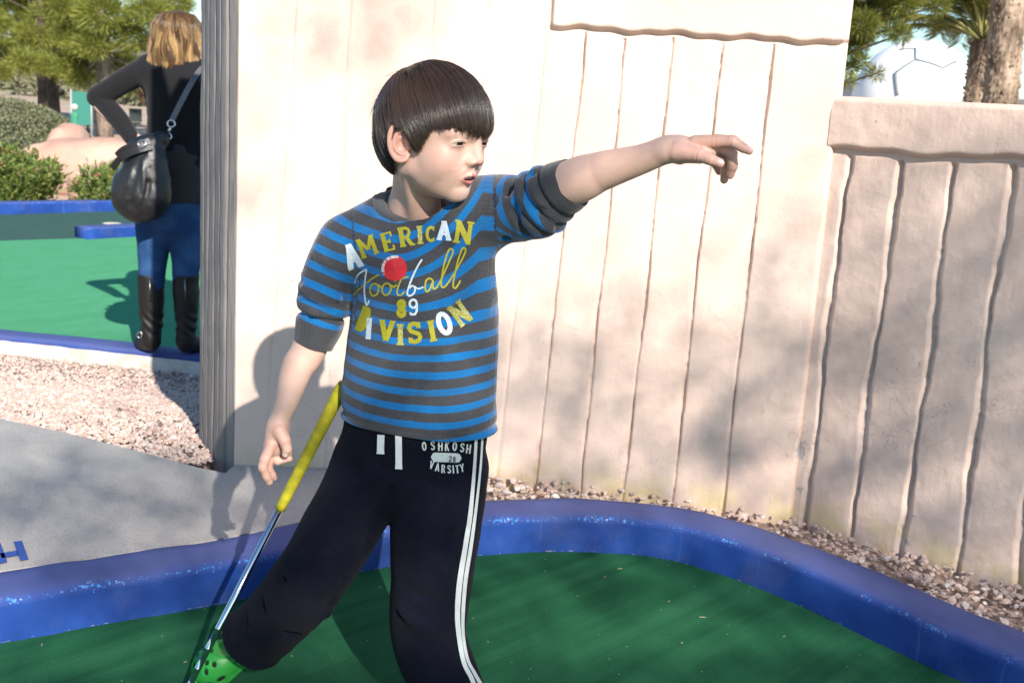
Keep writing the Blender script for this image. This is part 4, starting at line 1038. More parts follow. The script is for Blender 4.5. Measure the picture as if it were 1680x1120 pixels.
# ---- eyes, teeth
def eyeball(sgn):
    c = EYE*np.array([1, sgn, 1]); gaze = np.array([1., -.22, -.02]); gaze /= np.linalg.norm(gaze)
    V = []; n, m = 28, 40; F = []
    up = np.array([0, 0, 1.]); s_ = np.cross(gaze, up); s_ /= np.linalg.norm(s_); u_ = np.cross(s_, gaze)
    att = []
    for i in range(n+1):
        th = pi*i/n
        for k in range(m):
            ph = 2*pi*k/m; d = gaze*cos(th)+(s_*cos(ph)+u_*sin(ph))*sin(th); r_ = ER_*(1+.035*max(0, 1-(th/.45)**2))
            V.append(c+d*r_); att.append(th*ER_)
    F = [[i*m+k, i*m+(k+1) % m, (i+1)*m+(k+1) % m, (i+1)*m+k] for i in range(n) for k in range(m)]
    return mesh_obj('eye', hw(np.array(V)), F, M_EYE, boy, True, dict(iris=att))
t = NT('eyeball', rough=.08, spec=.6); ir = t.attr('iris')
c = t.mix(t.ramp(ir, .0066, .0074), (.03, .018, .010), (.40, .35, .31)); c = t.mix(t.ramp(ir, .0025, .0029), (.004, .004, .004), c); t.set('color', c); M_EYE = t.m
eyeball(1); eyeball(-1)
mb = MB()
for k in range(-2, 3):
    y = k*.0052; x = .0795-.9*abs(y)**1.7*6
    V, F = tube([(x-.002*0, y, -.0545), (x, y, -.0600)], [.0027, .0025], 8); mb.add(V, F)
mb.v = [tuple(hw(np.array(v))) for v in mb.v]; mb.build('teeth', simple('teeth', (.62, .58, .50), .3), boy, True)
# ---------------------------------------------------------------- hair of the boy
HC = np.array([-.006, 0, .030])
CR = np.array([-.040, 0, .10]); ax_ = CR-HC; ax_ /= np.linalg.norm(ax_)
axf = np.array([1., 0, 0]); axf -= ax_*(axf @ ax_); axf /= np.linalg.norm(axf); axl = np.cross(ax_, axf)
ZC_A = np.radians([0, 12, 25, 38, 48, 58, 66, 74, 80, 88, 100, 110, 118, 130, 150, 180])
ZC_Z = np.array([.013, .016, .024, .028, .028, .021, .002, -.016, .004, .024, .026, .004, -.034, -.046, -.052, -.054])
def hairpt(phi, th, off):
    d = ax_[None]*np.cos(th)[:, None]+(axf[None]*np.cos(phi)[:, None]+axl[None]*np.sin(phi)[:, None])*np.sin(th)[:, None]
    R = np.array([.0935, .0805, .0945])
    low = np.clip(-(d[:, 2])/.7, 0, 1)
    r_ = 1/np.sqrt(((d/R)**2).sum(1))
    r_ = r_*(1+.10*low**1.5*(d[:, 0] < 0))
    fr = np.clip(d[:, 0], 0, 1)**2*np.clip(.45-d[:, 2], 0, 1)      # fringe hangs nearly straight
    r_ = r_+.004*fr
    return HC+d*(r_+off)[:, None]
def zcut(al): return np.interp(np.abs(al), ZC_A, ZC_Z)
TH = np.linspace(0.02, 2.75, 120)
def theta_max(phi, jz=0.):
    pts = hairpt(np.full(len(TH), phi), TH, np.zeros(len(TH)))
    al = np.arctan2(pts[:, 1], pts[:, 0]); b = pts[:, 2] < zcut(al)+jz
    b[:12] = False
    i = np.argmax(b) if b.any() else len(TH)-1
    return TH[i]
PH = np.linspace(-pi, pi, 721); TM = np.array([theta_max(f) for f in PH])
def shell(n=240, m=60, off=-.004, inner=-.012):
    ph = np.linspace(-pi, pi, n, endpoint=False); V = []
    for f in ph:
        tm = np.interp(f, PH, TM)
        th = np.linspace(.0, tm*.992, m); o = np.full(m, off); o[-6:] += np.linspace(0, -.004, 6); V.append(hairpt(np.full(m, f), th, o))
    for f in ph:
        tm = np.interp(f, PH, TM); th = np.linspace(.0, tm*.985, m); V.append(hairpt(np.full(m, f), th, np.full(m, inner)))
    V = np.concatenate(V); F = []
    for i in range(n):
        j = (i+1) % n
        for k in range(m-1):
            F.append([i*m+k, i*m+k+1, j*m+k+1, j*m+k]); b = n*m
            F.append([b+i*m+k, b+j*m+k, b+j*m+k+1, b+i*m+k+1])
        F.append([i*m+m-1, n*m+i*m+m-1, n*m+j*m+m-1, j*m+m-1])
    return V, F
def strands(N, seed, offlo, offhi, ragged):
    r = np.random.default_rng(seed); K = 11
    V = np.empty((N, K, 3)); 
    for i in range(N):
        phi = r.uniform(-pi, pi); clump = int((phi+pi)*28); rc = np.random.default_rng(clump+77).random(3)
        jz = r.normal(0, ragged*(1.7 if abs(phi) < .9 else 1))+(rc[0]-.5)*.005; tm = np.interp((phi+pi+.06*0) % (2*pi)-pi, PH, TM)-jz*9
        rg = r.random()
        t0 = r.uniform(.02, .75)*tm*(0 if r.random() < .12 else 1)+(.05 if offhi < .003 else .35)
        th = np.linspace(t0, tm, K); w = np.linspace(0, 1, K)
        drift = r.normal(0, .025)+(rc[1]-.5)*.06
        ph = phi+drift*w**2*1.0+.10*np.exp(-th*3)*(1 if True else 0)
        conv = (int((phi+pi)*28)+.5)/28-pi-phi
        ph = ph+conv*.6*w**3
        off = offlo+(offhi-offlo)*r.random()*np.minimum(1, w*4+.1)+.0012*np.sin(w*3+rc[2]*6)*w
        V[i] = hairpt(ph, th, off)
    return V
def strand_mesh(S, rad, tip=.25):
    N, K, _ = S.shape
    T = np.gradient(S, axis=1); T /= np.linalg.norm(T, axis=2, keepdims=True)+1e-12
    ref = S-HC; A = np.cross(T, ref); A /= np.linalg.norm(A, axis=2, keepdims=True)+1e-9; B = np.cross(A, T)
    w = np.linspace(0, 1, K)[None, :, None]; rr = rad*np.where(w > .8, 1-(w-.8)/.2*(1-tip), 1.)
    V = np.stack([S+rr*(cos(2*pi*k/3+.52)*A+sin(2*pi*k/3+.52)*B) for k in range(3)], 2)
    base = (np.arange(N)*K*3)[:, None, None]; k_ = (np.arange(K-1)*3)[None, :, None]; s_ = np.arange(3)[None, None, :]
    a = base+k_+s_; b = base+k_+(s_+1) % 3
    F = np.stack([a, b, b+3, a+3], -1).reshape(-1, 4)
    return V.reshape(-1, 3), F
def m_hair(name, c0, c1, rough=.34, spec=.5):
    t = NT(name, rough=rough, spec=spec, coat=.0); r_ = t.attr('rnd')
    t.set('color', t.mix(r_, c0, c1)); t.set('sheen', .05); return t.m
M_HAIR = m_hair('dark_brown_hair', (.022, .0115, .007), (.066, .034, .019), .27, .62)
V, F = shell(); 
nsh = len(V); V = hw(V)
S1 = strands(25000, 5, -.003, .0028, .0035)
S2 = strands(120, 6, .001, .0045, .006)
r = np.random.default_rng(12); S3 = []
for k in range(34):
    phi = r.uniform(-pi, pi); th = np.linspace(r.uniform(.1, .5), r.uniform(.6, 1.3), 11); w = np.linspace(0, 1, 11)
    S3.append(hairpt(np.full(11, phi)+w*r.normal(0, .35), th, -.001+w**1.6*r.uniform(.004, .016)))
S = np.concatenate([S1, S2, np.array(S3)]); SV2, SF2 = strand_mesh(hw(S.reshape(-1, 3)).reshape(S.shape), .00034)
allV = np.concatenate([V, SV2]); rnd = np.concatenate([np.zeros(nsh), np.repeat(np.random.default_rng(1).random(len(S))**1.3, 33)])
hair_faces = np.concatenate([np.array(F), SF2+nsh])
_hc = HC; 
# strands are built about the head's own centre
hair = mesh_obj('hair', allV, hair_faces, M_HAIR, boy, True, dict(rnd=rnd))
# eyebrow hairs
r = np.random.default_rng(8)
for sg in (1, -1):
    mb = MB()
    for k in range(120):
        u = r.random(); y = .013+.033*u; z = .0160+.003*sin(u*2.6)+r.normal(0, .0012); x = .0835-.30*(y-.012)
        p0 = np.array([x, y, z]); f0 = head_sdf(np.array([p0*[1, sg, 1]]))[0]; p0[0] -= f0*.9; p1 = p0+np.array([-.0012, .0042, .0006])
        V, F = tube([p0*[1, sg, 1], p1*[1, sg, 1]], [.00024, .0001], 3, False); mb.add(V, F)
    mb.v = [tuple(hw(np.array(v))) for v in mb.v]
    mb.build('eyebrow', simple('brow_hair', (.06, .032, .02), .5), boy, True)
# ================================================================== CLOTHES OF THE BOY
BR = rotm(radians(-14), 0)                       # body frame: he stands turned a little to the picture's left
BC = J(686, 560, 1.865)
def bl(p): return (p-BC) @ BR
def bw(q): return np.asarray(q) @ BR.T + BC
HEM = J(684, 692, 1.865)
def fold(p, a, b, w, amp): return amp*np.exp(-(seg(p, a, b)/w)**2)
def folds(p, L):
    d = 0
    for a, b, w, amp in L:
        m = .5*(a+b); R_ = np.linalg.norm(a-b)*.5+w*3
        k = ((p-m)**2).sum(1) < R_*R_
        if k.any():
            t = np.zeros(len(p)); t[k] = fold(p[k], a, b, w, amp); d = d+t
    return d
SLF = []     # folds: (start, end, width, amount); + makes a valley, - a ridge
def FL(p0, p1, D0, D1, w, amp): SLF.append((J(*p0, D0), J(*p1, D1), w, amp))
# left sleeve: bunches radiating from the armpit
FL((838, 300), (832, 385), 1.765, 1.79, .0075, .0075); FL((852, 292), (850, 345), 1.75, 1.76, .006, -.006)
FL((872, 288), (888, 350), 1.745, 1.735, .0065, .008); FL((862, 330), (905, 372), 1.74, 1.73, .007, -.008)
FL((846, 345), (868, 392), 1.75, 1.75, .007, .007); FL((882, 342), (914, 352), 1.72, 1.71, .005, .006)
FL((815, 310), (812, 372), 1.77, 1.785, .006, .005)
# right sleeve: deep crease above the cuff
FL((500, 494), (540, 512), 1.825, 1.815, .0050, .0085); FL((540, 512), (566, 504), 1.815, 1.82, .0045, .0075); FL((498, 474), (560, 492), 1.825, 1.815, .010, -.005); FL((510, 430), (560, 460), 1.825, 1.815, .008, .003)
FL((520, 400), (555, 440), 1.82, 1.80, .010, .003); FL((512, 520), (560, 545), 1.81, 1.80, .009, -.004)
FL((530, 372), (566, 398), 1.82, 1.80, .006, .003)
# torso
FL((800, 420), (720, 470), 1.775, 1.76, .010, .0045); FL((806, 450), (735, 505), 1.775, 1.76, .010, -.004); FL((575, 600), (600, 560), 1.79, 1.78, .008, .005)
FL((660, 600), (800, 560), 1.765, 1.775, .011, .0035); FL((640, 640), (720, 600), 1.765, 1.765, .009, .003); FL((600, 650), (700, 640), 1.77, 1.765, .010, -.003)
FL((735, 345), (655, 415), 1.775, 1.765, .012, .0045); FL((800, 380), (700, 440), 1.775, 1.76, .015, -.003)
FL((575, 440), (574, 552), 1.80, 1.80, .007, .008); FL((590, 470), (630, 560), 1.78, 1.77, .014, -.003)
FL((572, 560), (640, 610), 1.79, 1.765, .012, .004); FL((815, 440), (740, 520), 1.79, 1.765, .014, .0035)
FL((812, 500), (700, 570), 1.79, 1.765, .016, -.003); FL((700, 590), (672, 680), 1.765, 1.765, .012, .0035); FL((735, 560), (690, 640), 1.765, 1.765, .014, -.0025)
FL((770, 580), (800, 660), 1.77, 1.785, .013, .003); FL((560, 640), (650, 660), 1.80, 1.77, .010, .003); FL((600, 620), (580, 690), 1.775, 1.79, .012, -.003)
FL((690, 660), (790, 640), 1.765, 1.785, .012, .003); FL((640, 350), (610, 380), 1.785, 1.785, .010, .0025)
F14 = BR[:, 0]
def torso_sdf(p):
    a = J(687, 735, 1.868); b = J(687, 640, 1.862); c = J(697, 520, 1.855); e = J(693, 425, 1.850)
    d = limb(p, [a, b, c, e], [.1370, .1320, .1235, .1140], 4, fl=(F14, 1.40))
    sh = econe(p, J(592, 392, 1.865), J(790, 350, 1.845), .047, .050, F14, 1.0)
    d = smin(d, sh, .045)
    d = smin(d, cone(p, J(680, 352, 1.865), J(682, 380, 1.86), .048, .065), .030)
    return d
def sleeveL(p):
    a = J(792, 347, 1.845); b = J(868, 338, 1.795); c = J(905, 318, 1.757); e = J(944, 299, 1.733)
    d = limb(p, [a, b, c, e], [.0560, .0520, .0455, .0368], 4)
    d = smin(d, ell(p, J(884, 362, 1.765), (.036, .034, .027)), .016)
    ax = (e-c)/np.linalg.norm(e-c); al = (p-e) @ ax; w_ = p[:, 2]-c[2]
    d = d+.0070*np.exp(-((al+.034+.15*w_)/.0045)**2)-.0030*np.exp(-((al+.046+.2*w_)/.006)**2)+.0055*np.exp(-((al+.062+.30*w_)/.005)**2)-.003*np.exp(-((al+.075+.3*w_)/.006)**2)+.0045*np.exp(-((al+.092+.42*w_)/.006)**2)
    return smax(d, al, .004)
CUFL = (J(905, 318, 1.757), J(944, 299, 1.733))
def sleeveR(p):
    a = J(570, 400, 1.862); b = J(537, 462, 1.862); c = J(534, 492, 1.860); e = J(514, 566, 1.860)
    d = limb(p, [a, b, c, e], [.0500, .0445, .0430, .0325], 4)
    ax = (e-c)/np.linalg.norm(e-c); al = (p-e) @ ax
    d = d+.0075*np.exp(-((al+.052+.10*(p[:, 0]-e[0]))/.0050)**2)-.0035*np.exp(-((al+.068)/.010)**2)-.0020*np.exp(-((al+.030)/.014)**2)+.003*np.exp(-((al+.095-.25*(p[:, 0]-e[0]))/.006)**2)
    return smax(d, al, .003)
AR = (J(570, 400, 1.862), J(515, 562, 1.860))
AL = (J(792, 352, 1.845), J(944, 299, 1.733))
NKC = J(680, 340, 1.862)
def shirt_sdf(p):
    t_ = torso_sdf(p); l_ = sleeveL(p); r_ = sleeveR(p)
    d = smin(t_, l_, .018); d = smin(d, r_, .006)
    d = d+1.75*folds(p, SLF)+.0016*vnoise(p, 22, 3)+.0010*vnoise(p, 45, 5)
    hz = (HEM[2]-p[:, 2])+.003*np.sin(p[:, 0]*22)
    # hem rolls in slightly
    d = d+.004*np.exp(-((hz+.010)/.006)**2)-.003*np.exp(-((hz)/.006)**2)
    d = smax(d, hz, .006)
    # neck opening
    q = p-NKC; nd = np.array([.12, -.42, .90]); nd /= np.linalg.norm(nd); h_ = q @ nd
    rad = np.linalg.norm(q-np.outer(h_, nd), axis=1)
    d = smax(d, -np.maximum(.0035-h_, np.maximum(rad-.075, h_-.12)), .004)
    return d
VS, QS = nets(shirt_sdf, *bbox([J(500, 400, 1.86), J(530, 575, 1.86), J(950, 270, 1.73), J(950, 380, 1.73), J(684, 730, 1.78), J(684, 730, 1.95), J(830, 700, 1.86)], .035), .0021)
tt, ll, rr_ = torso_sdf(VS), sleeveL(VS), sleeveR(VS)
zone = np.where((rr_ < tt-.004) & (VS[:, 0] < NKC[0]), 1, np.where((ll < tt-.001) & (VS[:, 0] > NKC[0]), 2, 0))
def seam_side(p):   # sleeve seams drawn as planes through the shoulder points
    r_ = (p-J(576, 372, 1.80)) @ np.array([-.985, .0, -.17]); l_ = (p-J(812, 330, 1.80)) @ np.array([.985, .0, .10]); return r_, l_
rs_, ls_ = seam_side(VS)
zone = np.where((zone == 1) | ((rs_ > 0) & (VS[:, 2] > J(570, 560, 1.8)[2]) & (rr_ < tt+.02)), 1, zone)
zone = np.where((zone == 2) & (ls_ < 0), 0, zone); zone = np.where((ls_ > 0) & (ll < tt+.02) & (VS[:, 2] > J(820, 415, 1.8)[2]), 2, zone)
x_l = bl(VS)
torso_s = VS[:, 2]-.115*np.clip((VS[:, 2]-.72)/.25, 0, 1)**1.2*np.clip((VS[:, 0]-NKC[0]+.02)/.13, 0, 1)**1.4+.018*np.exp(-((VS[:, 0]-BC[0]+.03)/.08)**2)*np.clip((VS[:, 2]-.6)/.2, -.2, 1)
torso_s = torso_s+.018*((VS[:, 0]-BC[0])/.12)**2*-1*np.clip((.85-VS[:, 2])/.3, -.2, 1)*.6+.004*vnoise(VS, 9, 2)
def along(p, A, B): ab = B-A; L = np.linalg.norm(ab); return ((p-A) @ ab)/L
sR = along(VS, *AR)+.004*vnoise(VS, 14, 8); sL = along(VS, *AL)+.006*vnoise(VS, 14, 9)-.05*np.clip((J(860, 370, 1.77)[2]-VS[:, 2])/.05, 0, 1)
stripe = np.where(zone == 1, sR, np.where(zone == 2, sL, torso_s))
cross = np.where(zone == 1, VS[:, 0]*.8+VS[:, 1]*.6, np.where(zone == 2, VS[:, 2]*1.0+VS[:, 1]*.5, x_l[:, 1]))
cuff = np.zeros(len(VS)); cuff[(zone == 1) & (along(VS, *AR) > .136)] = 1; cuff[(zone == 2) & (along(VS, *CUFL) > .006) & (ll < .02)] = 1
# keep stripe coordinates from tearing where cloth zones meet: mark the seam
ed = np.stack([QS[:, [0, 1]], QS[:, [1, 2]]], 1).reshape(-1, 2); cut = zone[ed[:, 0]] != zone[ed[:, 1]]
seamv = np.zeros(len(VS)); seamv[ed[cut].ravel()] = 1
def m_shirt():
    t = NT('striped_knit', rough=.85, spec=.15, sheen=.35, sheenr=.45)
    s_ = t.attr('stripe'); x_ = t.attr('cross'); PER = .0285
    f = t.math('FRACT', t.math('ADD', t.math('DIVIDE', s_, PER), 10.29))
    tri = t.math('ABSOLUTE', t.math('SUBTRACT', f, .5))
    wv = t.math('MULTIPLY', t.math('SINE', t.math('MULTIPLY', x_, 2*pi/.0030)), .005)
    k = t.ramp(t.math('ADD', tri, wv), .275, .305)
    hx = t.noise(700, t.obj(), 2, .7)
    grey = t.mix(t.ramp(hx, .3, .7), (.032, .033, .038), (.066, .068, .076)); blue = t.mix(t.ramp(hx, .3, .7), (.005, .105, .30), (.009, .165, .42))
    gx = t.math('SINE', t.math('MULTIPLY', x_, 2*pi/.0026)); gs = t.math('SINE', t.math('MULTIPLY', s_, 2*pi/.0029))
    waf = t.math('MAXIMUM', gx, gs)
    c = t.mix(k, grey, blue)
    cf_ = t.attr('cuff'); c = t.mix(t.ramp(cf_, .45, .55), c, grey)
    c = t.mix(t.ramp(t.attr('seam'), .1, .9, 0, .75), c, (.012, .014, .022))
    c = t.mix(t.ramp(waf, -.2, -.95, 0, .45), c, t.mix(.75, c, (0, 0, 0)))
    t.set('color', c); t.set('normal', t.bump(t.math('ADD', waf, t.math('MULTIPLY', hx, .6)), .4, .0010)); return t.m
shirt = mesh_obj('shirt', VS, QS, m_shirt(), boy, True, dict(stripe=stripe, cross=cross, cuff=cuff, seam=seamv))
# collar band
def m_rib(name, c0, per=.0028):
    t = NT(name, rough=.85, spec=.15, sheen=.3); hx = t.noise(600, t.obj(), 2, .7); u_ = t.attr('u')
    c = t.mix(t.ramp(hx, .3, .7), tuple(v*.75 for v in c0), tuple(v*1.3 for v in c0)); w = t.math('SINE', t.math('MULTIPLY', u_, 2*pi/per))
    c = t.mix(t.ramp(w, -.2, -1, 0, .35), c, t.mix(.7, c, (0, 0, 0)))
    t.set('color', c); t.set('normal', t.bump(w, .4, .001)); return t.m
M_RIB = m_rib('grey_rib', (.058, .06, .066))
nd = np.array([.12, -.42, .90]); nd /= np.linalg.norm(nd); e1 = np.array([1., 0, 0]); e1 -= nd*(e1 @ nd); e1 /= np.linalg.norm(e1); e2 = np.cross(nd, e1)
SB = BVHTree.FromPolygons([tuple(v) for v in VS], [tuple(int(i) for i in f) for f in QS])
CV = []; CU = []; CF = []; nseg = 180; prof = [(-.0015, -.010), (-.002, .0005), (.001, .0035), (.006, .0036), (.012, .0034), (.0180, .0030), (.0205, .0012), (.0205, -.004)]
mP = len(prof)
for i in range(nseg):
    a = 2*pi*i/nseg; wob = .0012*sin(3*a+1)+.0008*sin(7*a); dirv = e1*cos(a)*1.0+e2*sin(a)*.93
    for k, (o, h_) in enumerate(prof):
        q = NKC+dirv*(.0485+wob+max(o, 0)); hit_, nr_, _, _ = SB.ray_cast(Vector(q+nd*.06), Vector(-nd), .16)
        base_ = np.array(hit_) if hit_ is not None else q
        if o <= 0: q0 = NKC+dirv*(.0485+wob); h2, n2, _, _ = SB.ray_cast(Vector(NKC+dirv*(.0495+wob)+nd*.06), Vector(-nd), .16); base_ = (np.array(h2) if h2 is not None else q)+dirv*o
        CV.append(base_+nd*h_*.85+dirv*max(h_, 0)*.35); CU.append(a*.055)
for i in range(nseg):
    for k in range(mP-1): CF.append([i*mP+k, ((i+1) % nseg)*mP+k, ((i+1) % nseg)*mP+k+1, i*mP+k+1])
CV = np.array(CV).reshape(nseg, mP, 3)
for _ in range(3): CV = (np.roll(CV, 1, 0)+CV*2+np.roll(CV, -1, 0))/4
collar = mesh_obj('collar', CV.reshape(-1, 3), CF, M_RIB, shirt, True, dict(u=CU))

# ---------------------------------------------------------------- track pants
PF = []
def FP(p0, p1, D0, D1, w, amp): PF.append((J(*p0, D0), J(*p1, D1), w, amp))
FP((640, 800), (600, 900), 1.80, 1.80, .010, .006); FP((560, 800), (500, 900), 1.80, 1.80, .012, -.003); FP((530, 900), (470, 990), 1.82, 1.86, .010, .004)
FP((440, 975), (520, 975), 1.84, 1.80, .008, .006); FP((460, 1000), (540, 1010), 1.84, 1.82, .010, -.004); FP((690, 900), (760, 960), 1.78, 1.77, .012, -.004)
FP((650, 960), (740, 1000), 1.78, 1.77, .009, .005); FP((645, 1000), (730, 1050), 1.78, 1.77, .012, -.005); FP((660, 1040), (740, 1080), 1.78, 1.77, .009, .005)
FP((780, 860), (720, 900), 1.80, 1.78, .009, .004); FP((640, 770), (720, 800), 1.79, 1.78, .012, .003); FP((700, 730), (690, 860), 1.78, 1.77, .012, .002)
FP((765, 1000), (720, 1030), 1.80, 1.78, .008, .004)
FP((638, 985), (700, 1012), 1.78, 1.77, .008, .006); FP((700, 1012), (765, 985), 1.77, 1.79, .008, .005); FP((645, 1030), (690, 1062), 1.78, 1.77, .008, .005); FP((700, 1075), (760, 1050), 1.77, 1.79, .009, .006); FP((665, 1095), (720, 1105), 1.78, 1.77, .008, .005)
FP((500, 900), (560, 945), 1.79, 1.80, .009, .006); FP((470, 950), (545, 985), 1.80, 1.81, .009, .007); FP((430, 990), (480, 1040), 1.83, 1.83, .009, .006); FP((470, 1020), (500, 1075), 1.83, 1.85, .010, .006); FP((400, 1010), (430, 1060), 1.86, 1.86, .009, .005)
FP((560, 720), (600, 800), 1.81, 1.80, .010, .004); FP((640, 860), (690, 830), 1.79, 1.78, .009, .005); FP((600, 850), (640, 820), 1.80, 1.80, .008, .005)
HIPR, KNR, ANR = J(614, 765, 1.872), J(520, 930, 1.835), J(412, 1050, 1.925)
HIPL, KNL, ANL = J(726, 775, 1.865), J(709, 940, 1.845), J(748, 1165, 1.840)
FOOTL = J(742, 1140, 1.84)
def pants_sdf(p):
    d = econe(p, J(682, 690, 1.87), J(678, 728, 1.872), .1240, .1230, F14, 1.32)
    r = limb(p, [HIPR, J(568, 850, 1.852), KNR, J(466, 1000, 1.880), ANR], [.0740, .0650, .0635, .0610, .0570])
    l = limb(p, [HIPL, J(716, 850, 1.855), KNL, J(702, 1035, 1.845), J(722, 1100, 1.842), ANL], [.0800, .0775, .0700, .0640, .0610, .0600])
    ax = (ANR-J(466, 1000, 1.880)); ax /= np.linalg.norm(ax)
    r = smax(r, (p-ANR) @ ax, .006)
    r = r-.0035*np.exp(-((((p-ANR) @ ax)+.008)/.006)**2)+.0025*np.exp(-((((p-ANR) @ ax)+.022)/.003)**2)
    l = smax(l, .030-p[:, 2], .006)
    d = smin(smin(d, r, .022), l, .008)
    d = smax(d, p[:, 2]-J(684, 672, 1.87)[2], .004)
    return d+1.6*folds(p, PF)+.0028*vnoise(p, 15, 4)+.0012*vnoise(p, 34, 6)
VP, QP = nets(pants_sdf, *bbox([J(684, 670, 1.87), J(560, 800, 1.78), J(800, 800, 1.95), ANR, J(740, 1180, 1.84), J(340, 1080, 1.95)], .06), .0032)
def m_fleece():
    t = NT('navy_fleece', rough=.95, spec=.08, sheen=.02, sheenr=.6)
    n_ = t.noise(380, t.obj(), 3, .7); t.set('color', t.mix(t.ramp(n_, .35, .7), (.0030, .0035, .008), (.007, .008, .017))); t.set('normal', t.bump(n_, .5, .002)); return t.m
pants = mesh_obj('trousers', VP, QP, m_fleece(), boy, True)
PB = BVHTree.FromPolygons([tuple(v) for v in VP], [tuple(int(i) for i in f) for f in QP])
def drape(bvh, px, py, lift=.0006):
    d = Vector(ray(px, py)).normalized(); h_, nrm, _, _ = bvh.ray_cast(Vector(CC), d)
    if h_ is None: return None
    if nrm.dot(d) > 0: nrm = -nrm
    return np.array(h_+nrm*lift)
class Print:
    """flat printed shapes given in photo-plane units, laid on a cloth surface as a thin skin"""
    def __init__(s, bvh): s.b = bvh; s.v = []; s.f = []; s.m = []; s.c = {}
    def quadstrip(s, L, R, mi=0, lift=.0007):
        run = []
        def flush():
            if len(run) > 1:
                o = len(s.v)
                for q in run: s.v += q
                for i in range(len(run)-1): s.f.append([o+2*i, o+2*i+1, o+2*i+3, o+2*i+2]); s.m.append(mi)
            run.clear()
        for a, b in zip(L, R):
            h = [drape(s.b, a[0], a[1], lift), drape(s.b, b[0], b[1], lift)]
            if h[0] is None or h[1] is None: flush()
            else: run.append(h)
        flush()
    def stroke(s, pts, w, mi=0, lift=.0007, step=3.0):
        pts = np.asarray(pts, float); out = [pts[0]]
        for a, b in zip(pts[:-1], pts[1:]):
            n_ = max(1, int(np.ceil(np.linalg.norm(b-a)/step)))
            for k in range(1, n_+1): out.append(a+(b-a)*k/n_)
        out = np.array(out); T = np.gradient(out, axis=0); T /= np.linalg.norm(T, axis=1)[:, None]+1e-9; N = np.stack([-T[:, 1], T[:, 0]], 1)
        w = np.broadcast_to(w, (len(out),)) if np.ndim(w) == 0 else np.interp(np.linspace(0, 1, len(out)), np.linspace(0, 1, len(w)), w)
        s.quadstrip(out+N*w[:, None]/2, out-N*w[:, None]/2, mi, lift)
    def letter(s, ch, M, mi=0, lift=.0007, wt=None):
        for st in GLY[ch]:
            pts = [M(*q) for q in st[1:]]; s.stroke(pts, (wt or 1)*st[0]*s.unit, mi, lift)
    def build(s, name, mats, parent, lab=None):
        o = mesh_obj(name, s.v, s.f, mats, parent, True, fmat=s.m)
        if lab: o['label'] = lab
        return o
def arc(cx, cy, rx, ry, a0, a1, n=12): return [(cx+rx*cos(radians(a0+(a1-a0)*i/n)), cy+ry*sin(radians(a0+(a1-a0)*i/n))) for i in range(n+1)]
W_, w_ = .24, .10   # heavy stroke, serif bar (in letter heights)
